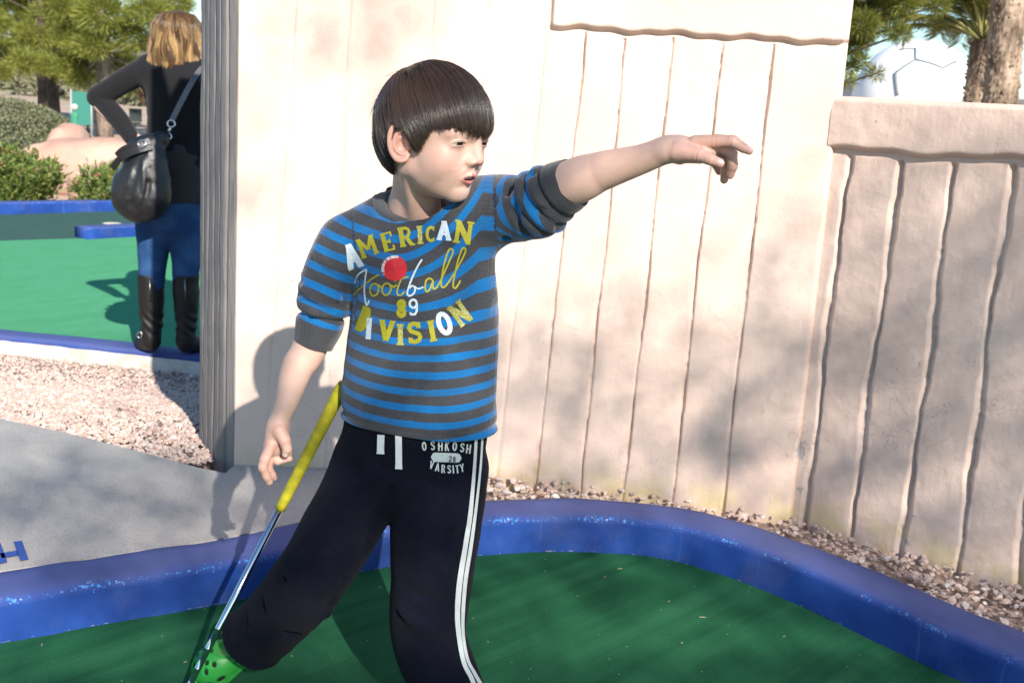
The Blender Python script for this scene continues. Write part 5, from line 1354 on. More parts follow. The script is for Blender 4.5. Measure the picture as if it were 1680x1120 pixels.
GLY = {   # slab letters in a unit box, y up; first number of each stroke is its width
 'A': [(W_, (.12, .05), (.42, .95)), (W_, (.40, .95), (.72, .05)), (.12, (.22, .32), (.62, .32)), (w_, (-.02, .05), (.30, .05)), (w_, (.54, .05), (.90, .05)), (w_, (.22, .95), (.55, .95))],
 'M': [(.20, (.12, .0), (.12, 1)), (.20, (.80, .0), (.80, 1)), (.18, (.12, .95), (.46, .35)), (.18, (.46, .35), (.80, .95)), (w_, (-.02, .05), (.26, .05)), (w_, (.66, .05), (.94, .05)), (w_, (-.02, .95), (.2, .95)), (w_, (.72, .95), (.94, .95))],
 'E': [(W_, (.16, 0), (.16, 1)), (w_, (0, .05), (.7, .05)), (w_, (0, .95), (.7, .95)), (.12, (.2, .5), (.52, .5)), (.10, (.66, .0), (.66, .28)), (.10, (.66, 1.0), (.66, .72)), (.08, (.5, .38), (.5, .62))],
 'R': [(W_, (.16, 0), (.16, 1)), (w_, (0, .05), (.34, .05)), (.15, (.0, .94), (.45, .94), (.60, .85), (.62, .70), (.55, .55), (.40, .48), (.2, .48)), (.2, (.42, .48), (.68, .04)), (w_, (.56, .05), (.86, .05))],
 'I': [(W_, (.2, 0), (.2, 1)), (w_, (0, .05), (.4, .05)), (w_, (0, .95), (.4, .95))],
 'C': [(.2, *arc(.36, .5, .28, .42, 55, 305, 18)), (.10, (.56, .98), (.56, .70)), (.10, (.56, .02), (.56, .28))],
 'N': [(.18, (.12, 0), (.12, 1)), (.24, (.10, .92), (.68, .08)), (.18, (.68, 0), (.68, 1)), (w_, (-.04, .05), (.28, .05)), (w_, (-.06, .95), (.2, .95)), (w_, (.52, .95), (.86, .95))],
 'D': [(W_, (.16, 0), (.16, 1)), (.15, (0, .93), (.38, .93)), (.15, (0, .07), (.38, .07)), (.2, *arc(.34, .5, .30, .42, 90, -90, 16))],
 'V': [(W_, (.12, .95), (.42, .05)), (W_, (.42, .05), (.72, .95)), (w_, (-.04, .95), (.28, .95)), (w_, (.56, .95), (.88, .95))],
 'S': [(.2, (.62, .72), (.55, .88), (.36, .93), (.16, .88), (.10, .72), (.18, .58), (.38, .50), (.58, .42), (.64, .27), (.56, .12), (.36, .06), (.16, .11), (.10, .26)), (.09, (.66, .98), (.66, .70)), (.09, (.06, .02), (.06, .30))],
 'O': [(.2, *arc(.36, .5, .27, .41, 0, 360, 26))],
 '8': [(.26, *arc(.3, .72, .16, .17, 0, 360, 16)), (.26, *arc(.3, .26, .18, .19, 0, 360, 16))],
 '9': [(.13, *arc(.3, .68, .22, .23, 0, 360, 18)), (.13, (.52, .68), (.50, .25), (.38, .08), (.14, .08), (.10, .2))],
 'H': [(.17, (.08, 0), (.08, 1)), (.17, (.56, 0), (.56, 1)), (.14, (.08, .5), (.56, .5))],
 'K': [(.17, (.08, 0), (.08, 1)), (.16, (.10, .42), (.58, 1)), (.16, (.24, .58), (.60, 0))],
 'T': [(.17, (.3, 0), (.3, 1)), (.15, (0, .93), (.6, .93))],
 'Y': [(.16, (.32, 0), (.32, .5)), (.16, (.32, .45), (.02, 1)), (.16, (.32, .45), (.62, 1))],
 'o': [(.17, *arc(.32, .5, .24, .42, 0, 360, 22))],
 's': [(.16, (.56, .74), (.46, .91), (.30, .93), (.12, .86), (.10, .68), (.30, .53), (.50, .42), (.54, .26), (.44, .10), (.26, .07), (.06, .22))],
 'v': [(.16, (.04, 1), (.30, .04)), (.16, (.30, .04), (.56, 1))], 'a': [(.16, (.02, 0), (.30, 1)), (.16, (.30, 1), (.58, 0)), (.12, (.14, .32), (.46, .32))],
 'r': [(.17, (.08, 0), (.08, 1)), (.15, (.08, .93), (.40, .92), (.52, .74), (.40, .52), (.1, .5)), (.16, (.34, .5), (.56, 0))], 'i': [(.17, (.1, 0), (.1, 1))],
 '2': [(.18, (.06, .74), (.14, .90), (.32, .94), (.48, .84), (.48, .66), (.06, .08), (.56, .08))],
}
def place(x, y, hgt, ang, wid=1., slant=0.):
    """letter box whose bottom-left sits at photo point (x, y)"""
    ca, sa = cos(radians(ang)), sin(radians(ang))
    return lambda u, v: (x+(u*wid+slant*v)*hgt*ca-v*hgt*sa*-1*-1, y-(u*wid+slant*v)*hgt*sa-v*hgt*ca)
def m_ink(name, a, b):
    t = NT(name, rough=.6, spec=.3); n_ = t.noise(330, t.obj(), 4, .75); c = t.mix(t.ramp(n_, .55, .60), a, b); c = t.mix(t.ramp(t.noise(520, t.obj(), 3, .8), .62, .68, 0, .75), c, (.03, .06, .12)); t.set('color', c)
    w_n = t.noise(850, t.obj(), 1); t.set('normal', t.bump(w_n, .6, .001)); return t.m
INK = [m_ink('mustard_ink', (.36, .33, .018), (.28, .26, .02)), m_ink('white_ink', (.55, .62, .66), (.40, .47, .52)), m_ink('mixed_ink', (.34, .31, .03), (.52, .56, .5))]
pr = Print(SB)
for ch, x, y, hh, ang, mi, wd in (('A', 573, 444, 42, 18, 1, .70), ('M', 595, 425, 33, 20, 0, .95), ('E', 631, 414, 31, 15, 0, .85), ('R', 657, 406, 32, 9, 0, .90), ('I', 685, 401, 30, 4, 2, .85), ('C', 699, 397, 26, 0, 0, .85), ('A', 717, 394, 32, -3, 1, .82), ('N', 744, 398, 38, -8, 0, .92)):
    pr.unit = hh; pr.letter(ch, place(x, y, hh, ang, wd), mi)
for ch, x, y, hh, ang, mi, wd in (('D', 584, 541, 42, -20, 0, .42), ('I', 600, 556, 35, -4, 1, .62), ('V', 621, 559, 35, -5, 0, .82), ('I', 651, 566, 35, 0, 2, .85), ('S', 671, 564, 35, 6, 0, .88), ('I', 706, 561, 35, 10, 0, .85), ('O', 725, 553, 40, 20, 1, .78), ('N', 757, 537, 40, 36, 2, .74)):
    pr.unit = hh; pr.letter(ch, place(x, y, hh, ang, wd), mi)
pr.unit = 29; pr.letter('8', place(651, 520, 29, 0, .9), 0); pr.letter('9', place(671, 518, 29, 2, .9), 1)
# script word: hand-drawn line, in photo positions
S_ = lambda pts: [tuple(q[:2]) for q in catmull([(a, b, 0) for a, b in pts], 7)]
def C4(x, y): return (560+x/4.307, 330+y/4.307)
script = [
 ([(95, 580), (120, 520), (165, 490), (180, 486), (172, 540), (165, 620), (170, 690), (182, 735), (200, 700)], 2.6, 1),
 ([(90, 668), (130, 620), (190, 570), (230, 540), (268, 520)], 2.6, 0),
 ([(268, 605), (245, 583), (218, 592), (205, 632), (222, 668), (252, 658), (266, 622), (262, 592), (285, 606), (300, 604)], 2.8, 0),
 ([(352, 600), (330, 580), (302, 590), (290, 628), (306, 662), (336, 655), (352, 620), (348, 592), (372, 606), (392, 590)], 2.8, 0),
 ([(452, 470), (428, 540), (398, 620), (398, 655), (420, 664), (452, 636)], 2.8, 2),
 ([(372, 566), (420, 548), (476, 532)], 2.4, 0),
 ([(572, 412), (552, 440), (520, 500), (490, 570), (468, 640), (474, 666), (500, 662), (520, 636), (518, 606), (498, 598), (482, 616)], 2.9, 1), ([(515, 600), (545, 618), (580, 606)], 2.4, 1),
 ([(648, 560), (625, 545), (600, 560), (592, 610), (605, 640), (628, 615), (648, 560), (645, 600), (655, 620), (680, 600), (715, 530), (750, 450), (785, 370), (785, 345), (765, 340), (745, 380), (725, 450), (710, 530), (705, 590), (720, 610), (745, 590), (790, 520), (835, 440), (870, 370), (875, 335), (855, 335), (835, 380), (812, 460), (795, 550), (790, 600), (805, 615), (825, 590), (840, 560)], 2.8, 0)]
for pts, w, mi in script: pr.stroke(S_([C4(*q) for q in pts]), w, mi, .0008)
pr.build('chest_print', INK, shirt, 'cracked mustard and white lettering reading AMERICAN Football 89 DIVISION')
# red round sticker (plain, with its rim of small white lettering)
st = Print(SB)
def disc(P_, cx, cy, rx, ry, mi, lift, n=30):
    for i in range(n):
        a0, a1 = 2*pi*i/n, 2*pi*(i+1)/n
        P_.quadstrip([(cx, cy), (cx+rx*cos(a0), cy+ry*sin(a0))], [(cx, cy), (cx+rx*cos(a1), cy+ry*sin(a1))], mi, lift)
cx, cy = C4(378, 474)
disc(st, cx, cy, 20.5, 20.5, 0, .0016)
GL2 = dict(GLY)
def tiny(word, a0, a1, R_, hh):
    n_ = len(word)
    for i, ch in enumerate(word):
        if ch == ' ': continue
        a = radians(a0+(a1-a0)*i/(n_-1)); x = cx+R_*cos(a); y = cy-R_*sin(a); st.unit = hh
        st.letter(ch, place(x-hh*.3*cos(a-pi/2), y+hh*.3*sin(a-pi/2), hh, math.degrees(a)-90, .8), 1, .0021, 1.1)
GLY.update({'B': [(.16, (.1, 0), (.1, 1)), (.14, (.1, .93), (.45, .9), (.45, .6), (.1, .53)), (.14, (.1, .53), (.52, .45), (.52, .1), (.1, .06))], 'U': [(.16, (.1, 1), (.1, .2), (.3, .05), (.5, .2), (.5, 1))],
 'L': [(.16, (.1, 1), (.1, .05), (.5, .05))], 'P': [(.16, (.1, 0), (.1, 1)), (.14, (.1, .93), (.5, .88), (.5, .55), (.1, .48))], 'F': [(.16, (.1, 0), (.1, 1)), (.14, (.1, .93), (.5, .93)), (.12, (.1, .5), (.4, .5))], '!': [(.16, (.2, .3), (.2, 1)), (.18, (.2, 0), (.2, .14))]})
tiny('i BUCKLED UP FOR SAFETY!'.replace('BUCKLED', 'BUCKLED'), 205, 70, 16.5, 4.4)
st.build('sticker', [simple('sticker_red', (.50, .018, .025), .35), simple('sticker_white', (.72, .70, .70), .5)], shirt, 'round red sticker with small white rim lettering')
# ---- pants print, drawstrings, stripes
pp = Print(PB); MW = m_ink('pale_ink', (.58, .62, .60), (.45, .5, .5))
for ch, x, y, ang in (('o', 694, 739, 4), ('s', 708, 738, 2), ('H', 720, 739, 0), ('K', 731, 739, -2), ('o', 743, 739, -3), ('s', 755, 741, -5), ('H', 765, 743, -7)):
    pp.unit = 14; pp.letter(ch, place(x-1, y, 15, ang, .72 if ch != 'K' else .66), 0)
for ch, x, y, ang in (('v', 705, 768, -14), ('a', 715, 772, -8), ('r', 725, 775, -3), ('s', 735, 776, 2), ('i', 744, 776, 4), ('T', 749, 776, 6), ('Y', 757, 774, 10)):
    pp.unit = 13; pp.letter(ch, place(x-1, y, 13.5, ang, .68), 0)
# pill with the number knocked out
def pill(cx_, cy_, L, R_, ang):
    pts_t = []; pts_b = []
    for u in np.linspace(-1, 1, 17):
        x = u*L; h_ = R_ if abs(x) < L-R_ else sqrt(max(R_*R_-(abs(x)-(L-R_))**2, .04)); ca, sa = cos(radians(ang)), sin(radians(ang))
        pts_t.append((cx_+x*ca, cy_+x*sa-h_)); pts_b.append((cx_+x*ca, cy_+x*sa+h_))
    return pts_t, pts_b
pp.quadstrip(*pill(732, 750, 25, 7.6, 2), 0, .0007)
pp.unit = 9.5; pp.letter('2', place(736, 757, 10, 0, .85), 1, .0014); pp.letter('9' if False else '8', place(742.5, 757.5, 10, 0, .8), 1, .0014, .55)
pp.build('thigh_print', [MW, simple('navy_ink', (.004, .005, .012), .8)], pants, 'pale lettering reading OSHKOSH 28 VARSITY')
def ribbon(name, pts, w, lift, parent, mat, bvh=PB, step=3.):
    s = Print(bvh); s.stroke([tuple(q) for q in pts], w, 0, lift, step); return s.build(name, mat, parent)
MSTR = m_ink('stripe_tape', (.62, .64, .63), (.55, .58, .58))
sp1 = S_([(781, 708), (778, 760), (775, 800), (770, 850), (762, 900), (754, 950), (750, 1000), (752, 1040), (760, 1085), (772, 1110), (780, 1130)])
sp2 = S_([(791, 707), (788, 760), (784, 800), (778, 850), (771, 900), (763, 950), (759, 1000), (759, 1040), (766, 1080), (778, 1104), (788, 1122)])
ribbon('side_stripe', sp1, [4.5, 5, 6, 7.5, 8, 9, 8.5, 7.5, 7, 7], .0012, pants, MSTR); ribbon('side_stripe', sp2, [3.5, 3.5, 4, 5, 6, 6.5, 6, 5, 5, 6], .0012, pants, MSTR)
def cord(name, x0, y0, x1, y1, w):
    L = []; n_ = 8; V = []; F = []
    for i in range(n_+1):
        y = y0+(y1-y0)*i/n_; x = x0+(x1-x0)*i/n_; b_ = drape(PB, x, y, .004)
        if b_ is None: b_ = J(x, y, 1.77)
        wv = w*.5/1050*(1.12 if i == n_ else 1)
        for dx, dy in ((-1, 0), (1, 0), (1, 1), (-1, 1)): V.append(b_+np.array([dx*wv, dy*.0022-.001, 0]))
    for i in range(n_):
        for k in range(4): F.append([i*4+k, i*4+(k+1) % 4, (i+1)*4+(k+1) % 4, (i+1)*4+k])
    F += [[0, 1, 2, 3][::-1], [n_*4+k for k in range(4)]]
    return mesh_obj(name, V, F, MSTR, pants, False)
cord('drawstring', 627, 712, 626, 743, 12); cord('drawstring', 655, 712, 655.5, 767, 11)
# ---------------------------------------------------------------- green clogs
M_CLOG = NT('green_foam_resin', color=(.030, .30, .045), rough=.42, spec=.4, sss=.15, ssss=.01).m
M_HOLE = simple('hole_shade_black', (.004, .012, .005), .9)  # near-black colour standing in for the shade inside the holes
def clog(O_, R_, name, charm_on):
    """R_: columns = toe direction, left, up. sole length .165"""
    def body_(q):
        d = ell(q, (.045, 0, .020), (.050, .0395, .040)); d = smin(d, ell(q, (-.035, 0, .012), (.042, .031, .028)), .03)
        d = smin(d, ell(q, (.062, 0, .010), (.036, .041, .024)), .02)
        d = smax(d, -q[:, 2]+.002, .004)
        op = ell(q, (-.035, 0, .045), (.046, .0285, .038)); d = sub(d, op, .004)
        op2 = ell(q, (.012, 0, .062), (.022, .026, .020)); d = sub(d, op2, .006)
        # rim line of the sole
        d = d-.0018*np.exp(-((q[:, 2]-.010)/.004)**2)
        return d
    holes = [(.060, .0, .0575), (.072, .012, .053), (.072, -.012, .053), (.056, .016, .0555), (.056, -.016, .0555), (.043, .0, .0605), (.045, .024, .051), (.045, -.024, .051), (.083, .0, .046), (.064, .026, .043), (.064, -.026, .043)]
    side = [(.088, .022, .022), (.088, -.022, .022), (.070, .0375, .022), (.070, -.0375, .022), (.046, .040, .024), (.046, -.040, .024)]
    def fn(p):
        q = (p-O_) @ R_; d = body_(q)
        for h_ in holes:
            k = np.linalg.norm(q[:, :2]-np.array(h_[:2]), axis=1)-.0044; d = np.maximum(d, -np.maximum(k, .028-q[:, 2]))
        for h_ in side:
            e = ell(q, h_, (.0088, .0088, .0050)); d = np.maximum(d, -e)
        return d
    V, Q = nets(fn, O_-.12, O_+.12, .0014)
    o = mesh_obj('clog', V, Q, M_CLOG, boy, True)
    def inn_(p):
        q = (p-O_) @ R_; return np.maximum(body_(q)+.0035, ell(q, (.04, 0, .02), (.09, .05, .05)))
    V, Q = nets(inn_, O_-.12, O_+.12, .003)
    mesh_obj('hole_shade', V, Q, M_HOLE, o, True)  # dark inner fill, gives the holes their shade by colour
    # heel strap
    P_ = [O_+R_ @ np.array(v) for v in ((.008, .036, .034), (-.03, .037, .042), (-.066, .022, .046), (-.076, 0, .047), (-.066, -.022, .046), (-.03, -.037, .042), (.008, -.036, .034))]
    V, F = tube(catmull(P_, 6), .0045, 8); mesh_obj('strap', V, F, M_CLOG, o, True)
    if charm_on:
        mb = MB(); c = O_+R_ @ np.array([.041, -.010, .0625]); n_ = R_ @ np.array([.35, -.45, .9]); n_ /= np.linalg.norm(n_); a = R_ @ np.array([0, 1., 0]); a -= n_*(a @ n_); a /= np.linalg.norm(a); b = np.cross(n_, a)
        for (ra_, rb_, h0, h1, mi) in ((.0085, .0058, 0, .003, 0), (.0070, .0045, .003, .0034, 1), (.0058, .0035, .0034, .0040, 0)):
            m_ = 24; V = [c+a*ra_*cos(2*pi*k/m_)+b*rb_*sin(2*pi*k/m_)+n_*h for h in (h0, h1) for k in range(m_)]
            mb.add(V, [[k, (k+1) % m_, m_+(k+1) % m_, m_+k] for k in range(m_)]+[[m_+k for k in range(m_)]], mi)
        m_ = 24; mb.add([c+a*.0045*cos(2*pi*k/m_)*(1 if k % 3 else .7)+b*.0024*sin(2*pi*k/m_)+n_*.0044 for k in range(m_)], [list(range(m_))], 1)
        mb.build('clog_charm', [simple('charm_yellow', (.60, .48, .03), .35), simple('charm_black', (.01, .01, .012), .4)], o, True)['label'] = 'small yellow and black oval charm'
    return o
toe = J(345, 1090, 1.965); heel_dir = np.array([.80, .16, .42]); tdir = -heel_dir/np.linalg.norm(heel_dir)
upd = np.array([-.12, -.42, .80]); lf = np.cross(upd, tdir); lf /= np.linalg.norm(lf); upd = np.cross(tdir, lf)
RC = np.stack([tdir, lf, upd], 1)
clog(J(360, 1086, 1.955)-RC @ np.array([.045, 0, .02]), RC, 'clog', True)
yawL = radians(25); RL = rotm(yawL, 0)
clog(np.array([J(748, 1165, 1.84)[0], 1.84, .003])+RL @ np.array([.03, 0, 0]), RL, 'clog', False)
# ankles inside the clogs
for A, R_, an, cc2 in ((J(360, 1086, 1.955)-RC @ np.array([.045, 0, .02]), RC, ANR, 1), (np.array([J(748, 1165, 1.84)[0], 1.84, .003])+RL @ np.array([.03, 0, 0]), RL, ANL, 2)):
    def foot(p):
        q = (p-A) @ R_; e = smin(ell(q, (.03, 0, .022), (.062, .029, .020)), ell(q, (-.035, 0, .03), (.034, .024, .026)), .02); return smin(e, cone(p, A+R_ @ np.array([-.03, 0, .04]), an, .024, .028), .02)
    V, Q = nets(foot, *bbox([A, an, A+R_ @ np.array([.09, 0, 0])], .06), .003)
    mesh_obj('foot', V, Q, body.data.materials[0], boy, True)

# ---------------------------------------------------------------- putter leaning against his hip
pt = empty('golf_putter', G(296, 1152, .022)*np.array([1, 1, 0])); tag(pt, 'child size golf putter with yellow rubber grip leaning against the boy', 'golf putter')
TIP = G(296, 1152, .022); TIP = G(296, 1152, .022)+(CC-G(296, 1152, .022))*.0; BOTG = J(459, 835, 1.868)
axp = TIP-BOTG; axp /= np.linalg.norm(axp); TOPG = BOTG-axp*.245
path = [TOPG+(BOTG-TOPG)*t_ for t_ in np.linspace(0, 1, 26)]
rad = np.array([.0118-.0028*t_ for t_ in np.linspace(0, 1, 26)]); rad[0] = .009; rad[-1] = .0088
V, F = tube(path, rad, 24)
def m_grip():
    t = NT('yellow_grip', rough=.62, spec=.3); p = t.obj(); n_ = t.noise(60, p, 4, .6)
    c = t.mix(t.ramp(n_, .35, .7), (.30, .27, .012), (.46, .40, .02)); w = t.attr('u')
    sp_ = t.math('FRACT', t.math('ADD', t.math('DIVIDE', w, .024), 0.)); c = t.mix(t.ramp(sp_, .47, .53, 0, .35), c, (.26, .26, .02))
    t.set('color', c); t.set('normal', t.bump(t.math('ADD', sp_, n_), .35, .0012)); return t.m
u = []
for i in range(26):
    for k in range(24): u.append(i*.0098+.005*cos(2*pi*k/24))
mesh_obj('grip', V, F, m_grip(), pt, True, dict(u=u))
mch = NT('chrome_steel', color=(.72, .73, .75), rough=.09, metal=1.).m; LT = np.linalg.norm(TIP-BOTG); ss = [-.004]; rs2 = [.0060]; rc_ = .0060
for L_ in (.235, .275, .315, .355, .39, .42):
    if L_ < LT-.01: ss += [L_-.0016, L_-.0010, L_+.0010, L_+.0016]; rs2 += [rc_, rc_+.0003, rc_+.0003, rc_-.00018]; rc_ -= .00018
ss.append(LT); rs2.append(rc_)
V, F = tube([BOTG+axp*s_ for s_ in ss], rs2, 24); mesh_obj('shaft', V, F, mch, pt, True)
hd = np.array([-.5, -.85, 0]); hd /= np.linalg.norm(hd); hs = np.array([-hd[1], hd[0], 0])
V = []; 
for sx, w0 in ((-.018, .011), (.06, .012), (.085, .009)):
    for dy, dz in ((-1, 0), (1, 0), (.8, 1), (-.8, 1)): V.append(TIP*np.array([1, 1, 0])+hd*sx+hs*dy*w0+np.array([0, 0, .004+dz*.024]))
F = [[0, 3, 2, 1], [8, 9, 10, 11]]+[[i*4+k, i*4+(k+1) % 4, (i+1)*4+(k+1) % 4, (i+1)*4+k] for i in range(2) for k in range(4)]
o = mesh_obj('putter_head', V, F, simple('putter_black', (.02, .02, .022), .4), pt, False)
# ================================================================== THE WOMAN, seen from behind
DW = 5.40; ZW = -.22
def Q_(x, y, dd=0.): return P(x, y, DW+dd)
S5 = DW/1900
wo = empty('person', Q_(270, 572)*np.array([1, 1, 0])+np.array([0, 0, ZW])); tag(wo, 'woman seen from behind with hand on hip, black sweater, jeans and tall boots', 'person')
SH_L, EL_L, HD_L = Q_(243, 113), Q_(161, 160, .08), Q_(228, 232, -.02)
SH_R, EL_R, HD_R = Q_(345, 120), Q_(372, 200, .02), Q_(360, 285, .1)
UPB = (0, 1, 0)
def w_skin(p):
    hc = Q_(294, 66, .03)
    d = smin(ell(p, hc, (.072, .088, .10)), ell(p, hc+[0, .04, -.06], (.055, .055, .06)), .03)
    d = smin(d, cone(p, Q_(294, 88), Q_(294, 112), .048, .055), .02)
    d = smin(d, ell(p, hc+[0, .10, -.03], (.013, .02, .018)), .01)
    d = smin(d, econe(p, Q_(294, 125), Q_(280, 330), .12, .12, UPB, 1.5), .03)
    for A, B, C in ((SH_L, EL_L, HD_L), (SH_R, EL_R, HD_R)): d = smin(d, limb(p, [A, B, C], [.042, .036, .024], 5), .02)
    d = smin(d, econe(p, HD_L, HD_L+np.array([.04, -.01, -.035]), .026, .024, (0, 1, 0), 1.5), .01)
    for k in range(4): d = smin(d, limb(p, [HD_L+np.array([.03, -.012, -.02-.008*k]), HD_L+np.array([.062, -.02, -.022-.014*k]), HD_L+np.array([.082, -.005, -.03-.018*k])], [.010, .009, .007], 3), .004)
    d = smin(d, limb(p, [HD_L+np.array([.0, .01, -.03]), HD_L+np.array([-.01, .03, -.06]), HD_L+np.array([.0, .05, -.08])], [.012, .010, .008], 3), .006)
    for hx in (250, 306): d = smin(d, cone(p, Q_(hx+4, 350), Q_(hx, 560), .06, .035), .02)
    return d
V, Q = nets(w_skin, Q_(120, -10, -.35)*1, np.maximum(Q_(400, 10, .4), Q_(400, 0, .4))*[1, 1, 0]+[0, 0, Q_(400, 10)[2]+.1], .009) if False else nets(w_skin, [Q_(130, 100)[0], DW-.3, ZW], [Q_(400, 100)[0], DW+.35, Q_(290, 10)[2]], .009)
mesh_obj('body', V, Q, body.data.materials[0], wo, True, dict(lip=np.zeros(len(V)), blush=np.zeros(len(V)), dark=np.zeros(len(V)), lash=np.zeros(len(V)), nail=np.zeros(len(V))))
def w_sweater(p):
    d = limb(p, [Q_(297, 150), Q_(292, 215), Q_(284, 285)], [.165, .142, .168], 4, fl=(UPB, 1.55))
    d = smin(d, econe(p, Q_(255, 118), Q_(335, 122), .060, .060, UPB, 1.1), .07)
    d = smin(d, limb(p, [SH_L, (SH_L+EL_L)/2+[0, 0, .006], EL_L], [.062, .055, .048], 5), .035)
    d = smin(d, limb(p, [EL_L, (EL_L+HD_L)/2, Q_(216, 226, -.02)], [.047, .043, .034], 5), .012)
    d = smin(d, limb(p, [SH_R, EL_R, HD_R], [.060, .048, .034], 5), .035)
    a = .0
    for (p0, p1, w, am) in (((250, 200), (300, 222), .018, .007), ((246, 225), (300, 240), .018, .006), ((255, 128), (285, 165), .02, .005), ((178, 172), (200, 160), .012, .008), ((195, 200), (212, 190), .010, .006), ((240, 150), (258, 170), .014, .007), ((300, 180), (330, 200), .02, .005), ((168, 160), (184, 176), .010, .008)):
        a = a+fold(p, Q_(*p0, -.1), Q_(*p1, -.1), w, am)
    d = d+a+.004*vnoise(p, 11, 3)
    d = smax(d, Q_(284, 277)[2]-p[:, 2]+.004*np.sin(p[:, 0]*20), .006); return d
lo = [Q_(130, 100)[0], DW-.3, ZW]; hi = [Q_(410, 100)[0], DW+.35, Q_(290, 10)[2]]
V, Q = nets(w_sweater, lo, hi, .006)
t = NT('black_knit', rough=.9, spec=.12, sheen=.1); n_ = t.noise(220, t.pos(), 3); t.set('color', t.mix(n_, (.008, .008, .009), (.018, .018, .02))); t.set('normal', t.bump(n_, .4, .003))
swt = mesh_obj('sweater', V, Q, t.m, wo, True)
def w_tee(p):
    d = limb(p, [Q_(286, 262), Q_(282, 300), Q_(280, 335)], [.158, .172, .188], 4, fl=(UPB, 1.5))
    d = d+.004*vnoise(p, 12, 5)+fold(p, Q_(280, 290, -.11), Q_(310, 300, -.11), .012, .006)
    return smax(d, Q_(284, 329)[2]-p[:, 2]+.005*np.sin(p[:, 0]*16), .005)
V, Q = nets(w_tee, lo, hi, .007); mesh_obj('undershirt', V, Q, simple('charcoal_jersey', (.030, .028, .028), .9), wo, True)
LGX = ((255, 250, 249), (306, 305, 305))
def w_jeans(p):
    d = econe(p, Q_(281, 322), Q_(280, 352), .150, .156, UPB, 1.34)
    for (x0, x1, x2), sd in zip(LGX, (-1, 1)):
        l = limb(p, [Q_(x0, 362), Q_(x0+(x1-x0)*.6, 400), Q_(x1, 445), Q_(x2, 500)], [.090, .078, .062, .052], 5)
        d = smin(d, l, .012)
    a = 0
    for k in range(9):
        for x in (250, 306): a = a+fold(p, Q_(x-22, 405+k*6.5+(k*37 % 5), -.08), Q_(x+18, 409+k*6.5-(k*23 % 7), -.08), .007, .005)
    return d+a+.003*vnoise(p, 14, 9)
V, Q = nets(w_jeans, lo, hi, .006)
t = NT('denim', rough=.85, spec=.15); n_ = t.noise(300, t.pos(), 2); c = t.mix(t.ramp(t.noise(7), .4, .65), (.018, .06, .16), (.05, .13, .28)); t.set('color', t.mix(t.ramp(n_, .3, .7, 0, .5), c, (.012, .03, .09))); t.set('normal', t.bump(n_, .4, .003))
mesh_obj('jeans', V, Q, t.m, wo, True)
def boot(x, toe, seed):
    A, B = Q_(x, 450), Q_(x, 555); A[2] = A[2]; g_ = np.array([Q_(x, 560)[0], DW, ZW])
    def fn(p):
        d = limb(p, [A, Q_(x, 490), Q_(x+1, 530), g_+[0, 0, .10]], [.062, .060, .050, .046], 6)
        d = smin(d, limb(p, [g_+[0, 0, .06], g_+np.array([toe*.05, .05, .045]), g_+np.array([toe*.085, .12, .035])], [.046, .042, .034], 5), .02)
        d = smax(d, -(p[:, 2]-ZW-.004), .004); d = smax(d, p[:, 2]-A[2], .004)
        q = (p[:, 2]-ZW)
        d = d-.0045*np.exp(-((q-.015)/.012)**2)                      # sole welt
        d = d+.004*np.sin(q*120+6*p[:, 0]*20)*np.exp(-((q-.15)/.05)**2)+.003*vnoise(p, 22, seed)   # slouch creases at the ankle
        d = np.maximum(d, -(ell(p, g_+[toe*.02, .055, .0], (.02, .035, .014)))) # arch under the sole
        return d
    V, Q = nets(fn, g_-[.16, .12, .03], g_+[.16, .22, .46], .0055); t = M_BOOT
    o = mesh_obj('boot', V, Q, t, wo, True)
    zz = [(A+np.array([.0, -.064, -.002]))*1]; V, F = tube([A+[.012, -.0635, -.01], Q_(x+2, 490)+[.012, -.062, 0]], [.004, .004], 6); mesh_obj('zip', V, F, simple('zip_metal', (.25, .24, .22), .35, 1.), o, True)
    c = g_+np.array([toe*.045, -.02, .09]); R_ = .012; V, F = tube([c+np.array([cos(a)*R_, -.01, sin(a)*R_*1.2]) for a in np.linspace(0, 2*pi, 16)], [.003]*16, 6, False); mesh_obj('buckle', V, F, simple('buckle_metal', (.6, .58, .55), .25, 1.), o, True)
t = NT('black_leather', rough=.55, spec=.4); n_ = t.noise(90, t.pos(), 4); t.set('color', t.mix(n_, (.006, .005, .005), (.016, .013, .012))); t.set('normal', t.bump(n_, .3, .003)); M_BOOT = t.m
boot(248, -1, 3); boot(305, .4, 7)
